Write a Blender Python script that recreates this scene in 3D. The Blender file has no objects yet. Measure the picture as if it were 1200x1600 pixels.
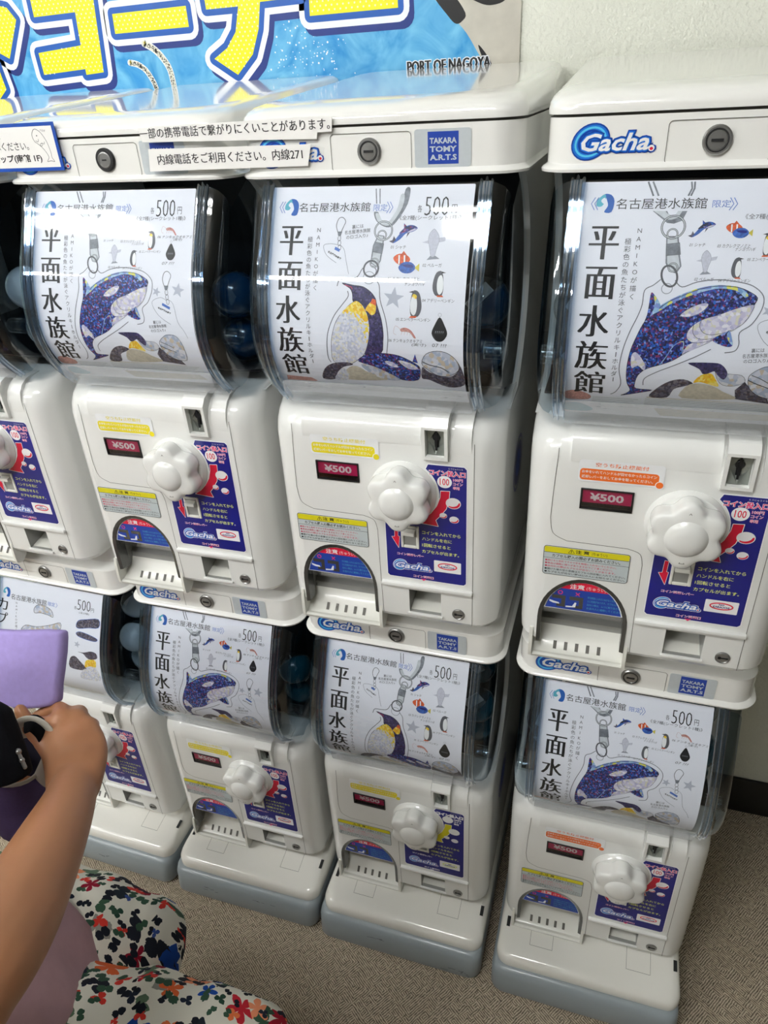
import bpy, bmesh, math, random
from mathutils import Vector, Matrix
from mathutils.geometry import delaunay_2d_cdt
random.seed(7)
SC = bpy.context.scene
COL = SC.collection
PI = math.pi

# ---------------------------------------------------------------- camera, exposure, world
cam_d = bpy.data.cameras.new('camera')
cam = bpy.data.objects.new('camera', cam_d)
COL.objects.link(cam)
cam.location = (0.26446, -0.76019, 1.43732)
cam.rotation_euler = (math.radians(59.24069), math.radians(2.97014), math.radians(17.47303))
cam_d.sensor_fit = 'VERTICAL'
cam_d.sensor_height = 36.0
cam_d.lens = 1113.954 * 36.0 / 1600.0
cam_d.clip_start = 0.02
SC.camera = cam
SC.view_settings.view_transform = 'Standard'
SC.view_settings.look = 'None'
SC.view_settings.gamma = 1.0
SC.view_settings.use_curve_mapping = False
SC.view_settings.exposure = 0.14
world = bpy.data.worlds.new('room_air')
SC.world = world
world.use_nodes = True
world.node_tree.nodes['Background'].inputs[0].default_value = (0.9, 0.95, 1.0, 1)
world.node_tree.nodes['Background'].inputs[1].default_value = 0.1
TUBE_STRENGTH = 92.0

# ---------------------------------------------------------------- materials
def lin(c):
    return tuple(((v / 255.0) / 12.92 if v / 255.0 <= 0.04045 else ((v / 255.0 + 0.055) / 1.055) ** 2.4) for v in c) + (1.0,)

MATS = {}
def mat(name, rgb, rough=0.5, metal=0.0, spec=0.5, coat=0.0, var=0.04, scale=40.0, bump=0.0, emit=0.0):
    m = bpy.data.materials.new(name)
    m.use_nodes = True
    nt = m.node_tree
    b = nt.nodes['Principled BSDF']
    b.inputs['Roughness'].default_value = rough
    b.inputs['Metallic'].default_value = metal
    b.inputs['Specular IOR Level'].default_value = spec
    b.inputs['Coat Weight'].default_value = coat
    b.inputs['Coat Roughness'].default_value = 0.06
    c = lin(rgb)
    tc = nt.nodes.new('ShaderNodeTexCoord')
    nz = nt.nodes.new('ShaderNodeTexNoise')
    nz.inputs['Scale'].default_value = scale
    nz.inputs['Detail'].default_value = 3
    nt.links.new(tc.outputs['Object'], nz.inputs['Vector'])
    rp = nt.nodes.new('ShaderNodeValToRGB')
    rp.color_ramp.elements[0].position = 0.3
    rp.color_ramp.elements[1].position = 0.7
    rp.color_ramp.elements[0].color = tuple(v * (1 - var) for v in c[:3]) + (1,)
    rp.color_ramp.elements[1].color = tuple(min(1, v * (1 + var)) for v in c[:3]) + (1,)
    nt.links.new(nz.outputs['Fac'], rp.inputs['Fac'])
    nt.links.new(rp.outputs['Color'], b.inputs['Base Color'])
    if bump:
        bp = nt.nodes.new('ShaderNodeBump')
        bp.inputs['Strength'].default_value = bump
        bp.inputs['Distance'].default_value = 0.002
        nt.links.new(nz.outputs['Fac'], bp.inputs['Height'])
        nt.links.new(bp.outputs['Normal'], b.inputs['Normal'])
    if emit:
        b.inputs['Emission Color'].default_value = c
        b.inputs['Emission Strength'].default_value = emit
    MATS[name] = m
    return m

def speckle(name, cols, scale=300.0, rough=0.5):
    """print made of many small cells of colour"""
    m = bpy.data.materials.new(name)
    m.use_nodes = True
    nt = m.node_tree
    b = nt.nodes['Principled BSDF']
    b.inputs['Roughness'].default_value = rough
    tc = nt.nodes.new('ShaderNodeTexCoord')
    vo = nt.nodes.new('ShaderNodeTexVoronoi')
    vo.inputs['Scale'].default_value = scale
    nt.links.new(tc.outputs['Object'], vo.inputs['Vector'])
    sp = nt.nodes.new('ShaderNodeSeparateColor')
    nt.links.new(vo.outputs['Color'], sp.inputs['Color'])
    rp = nt.nodes.new('ShaderNodeValToRGB')
    rp.color_ramp.interpolation = 'CONSTANT'
    els = rp.color_ramp.elements
    n = len(cols)
    while len(els) < n:
        els.new(0.5)
    for i, c in enumerate(cols):
        els[i].position = i / n
        els[i].color = lin(c)
    nt.links.new(sp.outputs['Red'], rp.inputs['Fac'])
    nt.links.new(rp.outputs['Color'], b.inputs['Base Color'])
    MATS[name] = m
    return m

def clear(name, tint, gloss=0.08, rough=0.03, base=0.04):
    """clear plastic sheet: passes light, mirrors at grazing angles"""
    m = bpy.data.materials.new(name)
    m.use_nodes = True
    nt = m.node_tree
    nt.nodes.remove(nt.nodes['Principled BSDF'])
    out = nt.nodes['Material Output']
    tr = nt.nodes.new('ShaderNodeBsdfTransparent')
    tr.inputs[0].default_value = tuple(tint) + (1,)
    gl = nt.nodes.new('ShaderNodeBsdfGlossy')
    gl.inputs['Roughness'].default_value = rough
    gl.inputs['Color'].default_value = (1, 1, 1, 1)
    lw = nt.nodes.new('ShaderNodeLayerWeight')
    lw.inputs['Blend'].default_value = 0.5
    pw = nt.nodes.new('ShaderNodeMath')
    pw.operation = 'POWER'
    pw.inputs[1].default_value = 4.5
    nt.links.new(lw.outputs['Facing'], pw.inputs[0])
    mp = nt.nodes.new('ShaderNodeMath')
    mp.operation = 'MULTIPLY_ADD'
    mp.inputs[1].default_value = 0.85 + gloss * 0.3
    mp.inputs[2].default_value = base
    mp.use_clamp = True
    nt.links.new(pw.outputs[0], mp.inputs[0])
    mx = nt.nodes.new('ShaderNodeMixShader')
    nt.links.new(mp.outputs[0], mx.inputs[0])
    nt.links.new(tr.outputs[0], mx.inputs[1])
    nt.links.new(gl.outputs[0], mx.inputs[2])
    nt.links.new(mx.outputs[0], out.inputs[0])
    MATS[name] = m
    return m

mat('white_plastic', (236, 237, 234), 0.22, coat=0.35, var=0.012, scale=9)
mat('lid_plastic', (240, 240, 236), 0.12, coat=0.6, var=0.01, scale=7)
mat('tray_plastic', (230, 230, 222), 0.3, coat=0.2, var=0.015, scale=14)
mat('stand_white', (240, 239, 232), 0.16, coat=0.5, var=0.012, scale=9)
mat('foot_grey', (150, 160, 165), 0.3, coat=0.25, var=0.05, scale=6)
mat('seam_dark', (96, 94, 88), 0.6)
mat('gap_black', (14, 15, 18), 0.6)
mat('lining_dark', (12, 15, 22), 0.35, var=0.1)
mat('chute_grey', (150, 151, 147), 0.35, var=0.03)
mat('chrome', (158, 158, 156), 0.3, metal=0.75, var=0.06)
mat('dark_metal', (66, 66, 68), 0.3, metal=0.9, var=0.08)
mat('plate_grey', (150, 156, 150), 0.38, metal=0.6, var=0.05)
mat('scuff', (54, 58, 60), 0.7)
mat('paper', (243, 243, 250), 0.55, var=0.006)
mat('slip_paper', (244, 243, 240), 0.5, var=0.006)
mat('ink', (26, 25, 28), 0.5, var=0.1)
mat('ink_soft', (92, 92, 98), 0.5)
mat('ink_grey', (120, 122, 130), 0.5)
mat('line_grey', (150, 152, 162), 0.5)
mat('star_grey', (190, 193, 206), 0.5)
mat('print_blue', (84, 122, 200), 0.5)
mat('logo_blue', (22, 92, 178), 0.5)
mat('logo_teal', (88, 178, 198), 0.5)
mat('navy', (22, 26, 122), 0.3, coat=0.3, var=0.03)
mat('panel_white', (246, 246, 246), 0.35, var=0.01)
mat('red', (222, 22, 60), 0.35)
mat('pink_red', (238, 60, 116), 0.35)
mat('label_yellow', (236, 220, 36), 0.4)
mat('caution_yellow', (226, 216, 30), 0.4)
mat('caution_olive', (176, 178, 24), 0.4)
mat('caution_grey', (196, 206, 208), 0.4)
mat('label_orange', (238, 112, 36), 0.4)
mat('label_white', (238, 240, 242), 0.4)
mat('text_yellow', (226, 236, 120), 0.4)
mat('text_red', (206, 60, 90), 0.4)
mat('gacha_navy', (12, 62, 160), 0.3)
mat('gacha_blue', (28, 116, 214), 0.3)
mat('gacha_sky', (92, 200, 240), 0.3)
mat('silver_sticker', (206, 214, 218), 0.35, metal=0.25, var=0.03, scale=120)
mat('maker_blue', (30, 64, 160), 0.35)
mat('price_magenta', (200, 20, 96), 0.35, var=0.03)
mat('visor_grey', (104, 105, 104), 0.25, metal=0.7, var=0.05)
mat('notice_blue', (24, 74, 168), 0.35)
mat('banner_yellow', (250, 236, 22), 0.35, var=0.01)
mat('banner_dot', (252, 248, 200), 0.35)
mat('banner_blue', (10, 84, 170), 0.35)
mat('banner_navy', (14, 44, 120), 0.35)
mat('banner_white', (240, 244, 250), 0.35)
mat('banner_black', (18, 18, 20), 0.35)
mat('eel_white', (224, 222, 206), 0.4, var=0.1, scale=600)
mat('fish_orange', (220, 92, 40), 0.5, var=0.3, scale=400)
mat('fish_blue', (52, 96, 176), 0.5, var=0.4, scale=400)
mat('fish_yellow', (214, 196, 70), 0.5)
mat('shrimp', (206, 150, 140), 0.5, var=0.3, scale=500)
mat('pale_sketch', (206, 206, 218), 0.5, var=0.08, scale=500)
mat('steel_print', (126, 130, 138), 0.45, var=0.35, scale=160)
mat('steel_light', (206, 210, 214), 0.45, var=0.1, scale=160)
mat('beige_print', (206, 196, 176), 0.5, var=0.14, scale=260)
mat('brown_print', (120, 100, 90), 0.5, var=0.4, scale=300)
speckle('orca_glitter', [(20, 26, 64), (28, 44, 124), (40, 36, 96), (26, 84, 176), (22, 24, 54), (70, 62, 150), (30, 32, 80), (140, 50, 96), (30, 100, 190), (130, 150, 214), (34, 36, 104)], 560)
speckle('orca_rim', [(120, 160, 206), (150, 190, 220), (226, 222, 100), (130, 150, 210), (176, 206, 226)], 260)
speckle('orca_pale', [(226, 220, 232), (206, 198, 220), (238, 234, 240), (190, 186, 214), (222, 216, 196), (214, 210, 226)], 330)
speckle('penguin_back', [(50, 44, 84), (64, 54, 104), (38, 34, 66), (84, 76, 124), (46, 42, 92), (60, 54, 92)], 520)
speckle('penguin_belly', [(222, 222, 232), (206, 206, 222), (232, 230, 236), (196, 198, 214), (226, 220, 206)], 420)
speckle('penguin_yellow', [(246, 196, 30), (244, 214, 60), (238, 176, 30), (250, 226, 120), (240, 190, 40)], 420)
speckle('grey_mix', [(70, 66, 84), (96, 90, 110), (56, 52, 66), (120, 112, 120), (80, 66, 72)], 420)
speckle('beluga_mix', [(214, 214, 224), (196, 200, 214), (226, 224, 228), (176, 186, 206), (206, 190, 170)], 240)
clear('clear_plastic', (0.90, 0.93, 0.955), 0.1, 0.03, 0.045)
clear('clear_end', (0.62, 0.73, 0.80), 0.6, 0.05, 0.085)
clear('clear_thick', (0.58, 0.69, 0.80), 2.0, 0.05, 0.22)
clear('capsule_clear', (0.93, 0.95, 0.96), 0.3, 0.05, 0.06)
clear('smoked_window', (0.88, 0.86, 0.87), 0.1, 0.05, 0.05)
clear('sleeve_film', (0.96, 0.965, 0.965), 0.1, 0.12, 0.05)
speckle('penguin_fade', [(244, 214, 60), (232, 230, 236), (222, 222, 232), (246, 200, 40), (214, 214, 226), (240, 222, 120), (224, 222, 220)], 420)
mat('capsule_blue', (8, 52, 88), 0.2, coat=0.5)
mat('capsule_white', (214, 220, 226), 0.25, coat=0.3)
mat('capsule_teal', (14, 78, 96), 0.2, coat=0.5)

# ---------------------------------------------------------------- object helpers
def link(name, me, parent=None):
    o = bpy.data.objects.new(name, me)
    COL.objects.link(o)
    if parent is not None:
        o.parent = parent
    return o

def finish(name, bm, mats, parent=None, smooth=True, angle=35):
    me = bpy.data.meshes.new(name)
    bm.normal_update()
    bm.to_mesh(me)
    bm.free()
    for k in (mats if isinstance(mats, (list, tuple)) else [mats]):
        me.materials.append(MATS[k])
    if smooth:
        for p in me.polygons:
            p.use_smooth = True
        me.set_sharp_from_angle(angle=math.radians(angle))
    return me

def thing(name, label, cat, loc=(0, 0, 0), rz=0.0, group=None):
    o = bpy.data.objects.new(name, None)
    o.empty_display_size = 0.05
    COL.objects.link(o)
    o.location = loc
    o.rotation_euler = (0, 0, rz)
    tag(o, label, cat, group)
    return o

def tag(o, label, cat, group=None):
    o['label'] = label
    o['category'] = cat
    if group:
        o['group'] = group
    return o

def struct(o):
    o['kind'] = 'structure'
    return o

def box(bm, x0, x1, y0, y1, z0, z1, mi=0, bev=0.0, seg=2):
    r = bmesh.ops.create_cube(bm, size=1.0)
    vs = r['verts']
    for v in vs:
        v.co = Vector(((x0 + x1) / 2 + v.co.x * (x1 - x0), (y0 + y1) / 2 + v.co.y * (y1 - y0), (z0 + z1) / 2 + v.co.z * (z1 - z0)))
    fs = {f for v in vs for f in v.link_faces}
    if bev > 0:
        es = list({e for v in vs for e in v.link_edges})
        rr = bmesh.ops.bevel(bm, geom=es, offset=bev, segments=seg, profile=0.5, affect='EDGES')
        fs = set(rr['faces']) | {f for f in fs if f.is_valid}
        # the bevel returns new faces only; take the whole island
        seen = set(); st = [next(iter(fs))]
        while st:
            f = st.pop()
            if f in seen: continue
            seen.add(f)
            for e in f.edges:
                st.extend(e.link_faces)
        fs = seen
    for f in fs:
        f.material_index = mi
    return fs

def loft(bm, rings, mi=0, caps=(True, True), closed=True):
    """rings: lists of equally many points"""
    vr = [[bm.verts.new(p) for p in r] for r in rings]
    n = len(rings[0])
    for a, b in zip(vr[:-1], vr[1:]):
        for i in range(n if closed else n - 1):
            j = (i + 1) % n
            try:
                f = bm.faces.new((a[i], a[j], b[j], b[i]))
                f.material_index = mi
            except ValueError:
                pass
    if caps[0]:
        f = bm.faces.new(list(reversed(vr[0]))); f.material_index = mi
    if caps[1]:
        f = bm.faces.new(vr[-1]); f.material_index = mi
    return vr

def plan(w, f, back, r, rb=0.004, cx=0.0, n=8):
    """outline seen from above: rounded front corners (front is -y), counter-clockwise"""
    P = []
    for (px, py, rr, a0) in ((cx + w - r, f + r, r, -PI / 2), (cx + w - rb, back - rb, rb, 0), (cx - w + rb, back - rb, rb, PI / 2), (cx - w + r, f + r, r, PI)):
        for i in range(n + 1):
            a = a0 + (PI / 2) * i / n
            P.append((px + rr * math.cos(a), py + rr * math.sin(a)))
    return P

def tube(bm, pts, rad, n=12, mi=0, cap=True):
    """round bar along a line of points; rad is one radius or one per point (or (ra, rb))"""
    pts = [Vector(p) for p in pts]
    rings = []
    up = Vector((0, 0, 1))
    prev = None
    for i, p in enumerate(pts):
        t = (pts[min(i + 1, len(pts) - 1)] - pts[max(i - 1, 0)]).normalized()
        if prev is None:
            u = t.cross(up)
            if u.length < 1e-3:
                u = t.cross(Vector((1, 0, 0)))
            u.normalize()
        else:
            u = (prev - t * prev.dot(t)).normalized()
        prev = u
        w = t.cross(u)
        r = rad[i] if isinstance(rad, list) else rad
        ra, rb = r if isinstance(r, (list, tuple)) else (r, r)
        rings.append([p + u * (ra * math.cos(2 * PI * k / n)) + w * (rb * math.sin(2 * PI * k / n)) for k in range(n)])
    loft(bm, rings, mi, (cap, cap))

def lathe(bm, prof, n=32, mi=0, cx=0.0, cy=0.0, cz=0.0, axis='Y', lobes=None):
    """prof: (radius, height along axis)"""
    rings = []
    for (r, h) in prof:
        ring = []
        for k in range(n):
            a = 2 * PI * k / n
            rr = r * (lobes(a) if lobes else 1.0)
            if axis == 'Y':
                ring.append((cx + rr * math.sin(a), cy + h, cz + rr * math.cos(a)))
            else:
                ring.append((cx + rr * math.cos(a), cy + rr * math.sin(a), cz + h))
        rings.append(ring)
    return loft(bm, rings, mi)

def sm(pts, closed=True, n=4):
    """smooth curve through the points"""
    m = len(pts)
    out = []
    rng = range(m) if closed else range(m - 1)
    for i in rng:
        if closed:
            a, b, c, d = pts[(i - 1) % m], pts[i], pts[(i + 1) % m], pts[(i + 2) % m]
        else:
            a, b, c, d = pts[max(i - 1, 0)], pts[i], pts[i + 1], pts[min(i + 2, m - 1)]
        for k in range(n):
            t = k / n
            out.append(tuple(0.5 * (2 * b[q] + (c[q] - a[q]) * t + (2 * a[q] - 5 * b[q] + 4 * c[q] - d[q]) * t * t + (3 * b[q] - a[q] - 3 * c[q] + d[q]) * t ** 3) for q in range(len(b))))
    if not closed:
        out.append(tuple(pts[-1]))
    return out

# ---------------------------------------------------------------- flat print: fills, strokes and lettering
GLYPH = {}
def glyphs(s, off=0.0, shear=0.0):
    key = (s, off, shear)
    if key not in GLYPH:
        c = bpy.data.curves.new('lettering', 'FONT')
        c.body = s
        c.size = 1.0
        c.offset = off
        c.shear = shear
        c.resolution_u = 2
        o = bpy.data.objects.new('lettering', c)
        COL.objects.link(o)
        dg = bpy.context.evaluated_depsgraph_get()
        me = o.evaluated_get(dg).to_mesh()
        V = [(v.co.x, v.co.y) for v in me.vertices]
        F = [tuple(p.vertices) for p in me.polygons]
        o.evaluated_get(dg).to_mesh_clear()
        bpy.data.objects.remove(o)
        bpy.data.curves.remove(c)
        GLYPH[key] = (V, F)
    return GLYPH[key]

class Art:
    """a print: polygons in millimetres, each on a numbered ink layer"""
    def __init__(self):
        self.items = []          # (material, layer, verts, faces)
    def fill(self, m, pts, l=1):
        self.items.append((m, l, list(pts), [tuple(range(len(pts)))]))
    def rect(self, m, x0, y0, x1, y1, l=1, r=0.0):
        if r <= 0:
            self.fill(m, [(x0, y0), (x1, y0), (x1, y1), (x0, y1)], l)
        else:
            P = []
            for (cx, cy, a0) in ((x1 - r, y0 + r, -PI / 2), (x1 - r, y1 - r, 0), (x0 + r, y1 - r, PI / 2), (x0 + r, y0 + r, PI)):
                P += [(cx + r * math.cos(a0 + PI / 2 * k / 5), cy + r * math.sin(a0 + PI / 2 * k / 5)) for k in range(6)]
            self.fill(m, P, l)
    def ell(self, m, cx, cy, rx, ry=None, l=1, n=20, rot=0.0):
        ry = rx if ry is None else ry
        c, s = math.cos(rot), math.sin(rot)
        self.fill(m, [(cx + c * rx * math.cos(2 * PI * k / n) - s * ry * math.sin(2 * PI * k / n), cy + s * rx * math.cos(2 * PI * k / n) + c * ry * math.sin(2 * PI * k / n)) for k in range(n)], l)
    def ring(self, m, cx, cy, rx, ry=None, w=1.0, l=1, n=24, rot=0.0):
        ry = rx if ry is None else ry
        c, s = math.cos(rot), math.sin(rot)
        self.line(m, [(cx + c * rx * math.cos(2 * PI * k / n) - s * ry * math.sin(2 * PI * k / n), cy + s * rx * math.cos(2 * PI * k / n) + c * ry * math.sin(2 * PI * k / n)) for k in range(n)], w, l, True)
    def line(self, m, pts, w, l=1, closed=False):
        n = len(pts)
        V, F = [], []
        L, R = [], []
        for i in range(n):
            a = pts[(i - 1) % n] if (closed or i > 0) else pts[i]
            b = pts[(i + 1) % n] if (closed or i < n - 1) else pts[i]
            dx, dy = b[0] - a[0], b[1] - a[1]
            d = math.hypot(dx, dy) or 1.0
            nx, ny = -dy / d * w / 2, dx / d * w / 2
            V += [(pts[i][0] + nx, pts[i][1] + ny), (pts[i][0] - nx, pts[i][1] - ny)]
        for i in range(n if closed else n - 1):
            j = (i + 1) % n
            F.append((2 * i, 2 * i + 1, 2 * j + 1, 2 * j))
        self.items.append((m, l, V, F))
    def fat(self, m, pts, w, l=1):
        """the closed shape grown outwards by w with round corners, as one outline"""
        V = [Vector((x, y)) for x, y in pts]
        F = [list(range(len(pts)))]
        n = len(pts)
        for i in range(n):
            a, b = pts[i], pts[(i + 1) % n]
            d = math.hypot(b[0] - a[0], b[1] - a[1])
            if d < 1e-6:
                continue
            nx, ny = -(b[1] - a[1]) / d * w, (b[0] - a[0]) / d * w
            k = len(V)
            V += [Vector((a[0] - nx, a[1] - ny)), Vector((b[0] - nx, b[1] - ny)), Vector((b[0] + nx, b[1] + ny)), Vector((a[0] + nx, a[1] + ny))]
            F.append([k, k + 1, k + 2, k + 3])
            k = len(V)
            V += [Vector((a[0] + w * math.cos(2 * PI * q / 16 + .1), a[1] + w * math.sin(2 * PI * q / 16 + .1))) for q in range(16)]
            F.append(list(range(k, k + 16)))
        o = delaunay_2d_cdt(V, [], F, 1, 1e-5)
        self.items.append((m, l, [(v.x, v.y) for v in o[0]], [tuple(f) for f in o[2]]))
    def star(self, m, cx, cy, r, l=1, rot=0.0):
        self.fill(m, [(cx + (r if k % 2 == 0 else r * 0.42) * math.sin(rot + PI * k / 5), cy + (r if k % 2 == 0 else r * 0.42) * math.cos(rot + PI * k / 5)) for k in range(10)], l)
    def text(self, m, s, x0, y0, x1, y1=None, h=None, l=2, off=0.0, shear=0.0, serif=0.0, tall=None):
        """lettering whose ink box runs from (x0, y0) to x1 along the baseline; y1 tilts it; h is the ink height (else natural)"""
        V, F = glyphs(s, off, shear)
        if not V:
            return
        ax, bx = min(v[0] for v in V), max(v[0] for v in V)
        ay, by = min(v[1] for v in V), max(v[1] for v in V)
        y1 = y0 if y1 is None else y1
        d = math.hypot(x1 - x0, y1 - y0)
        sx = d / (bx - ax)
        sy = (h / (by - ay)) if h else sx
        ca, sa = (x1 - x0) / d, (y1 - y0) / d
        for q in range(3 if serif else 1):
            dx = (q - 1) * serif if serif else 0.0
            P = []
            for (u, v) in V:
                a, b = (u - ax) * sx + dx, (v - ay) * sy
                P.append((x0 + ca * a - sa * b, y0 + sa * a + ca * b))
            self.items.append((m, l + q * 0.05, P, F))
    def glyph_box(self, m, s, x0, y0, x1, y1, l=2, off=0.0, serif=0.0):
        self.text(m, s, x0, y0, x1, y0, y1 - y0, l, off, 0.0, serif)
    def vtext(self, m, s, x0, y0, x1, y1, size, l=2, off=0.0, serif=0.0):
        """characters one under another between two centres"""
        n = len(s)
        for i, ch in enumerate(s):
            t = i / max(1, n - 1)
            cx, cy = x0 + (x1 - x0) * t, y0 + (y1 - y0) * t
            if ch == ' ':
                continue
            V, F = glyphs('|' if ch == 'ー' else ch, off)
            ax, bx = min(v[0] for v in V), max(v[0] for v in V)
            if ch == 'ー':
                self.fill(m, [(cx - size * .06, cy - size * .4), (cx + size * .06, cy - size * .4), (cx + size * .06, cy + size * .4), (cx - size * .06, cy + size * .4)], l)
                continue
            for q in range(3 if serif else 1):
                dx = (q - 1) * serif if serif else 0.0
                self.items.append((m, l + q * 0.05, [(cx + (u - (ax + bx) / 2) * size + dx, cy + (v - 0.36) * size) for (u, v) in V], F))
    def mesh(self, name, fn, cuts=None, thick=None):
        """fn(x, y, layer) -> point; cuts: y values where faces are split so that the print can follow a curve"""
        bm = bmesh.new()
        slots = []
        for (m, l, V, F) in self.items:
            if m not in slots:
                slots.append(m)
            mi = slots.index(m)
            b2 = bmesh.new()
            vs = [b2.verts.new((x, y, 0)) for (x, y) in V]
            for f in F:
                try:
                    b2.faces.new([vs[i] for i in f])
                except ValueError:
                    pass
            b2.normal_update()
            big = [f for f in b2.faces if len(f.verts) > 4]
            if big:
                bmesh.ops.triangulate(b2, faces=big, quad_method='BEAUTY', ngon_method='EAR_CLIP')
            if cuts:
                ys = [v.co.y for v in b2.verts]
                lo, hi = min(ys), max(ys)
                for c in cuts:
                    if lo + 0.05 < c < hi - 0.05:
                        bmesh.ops.bisect_plane(b2, geom=b2.verts[:] + b2.edges[:] + b2.faces[:], dist=1e-5, plane_co=(0, c, 0), plane_no=(0, 1, 0))
            mp = {}
            for v in b2.verts:
                mp[v] = bm.verts.new(fn(v.co.x, v.co.y, l))
            for f in b2.faces:
                f.normal_update()
                q = [mp[v] for v in f.verts]
                if f.normal.z < 0:
                    q.reverse()
                try:
                    g = bm.faces.new(q)
                    g.material_index = mi
                except ValueError:
                    pass
            b2.free()
        me = bpy.data.meshes.new(name)
        bm.to_mesh(me)
        bm.free()
        for k in slots:
            me.materials.append(MATS[k])
        return me

MM = 0.001
def flat(y0, eps=0.00012):
    return lambda x, z, l: (x * MM, y0 - l * eps, z * MM)

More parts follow.
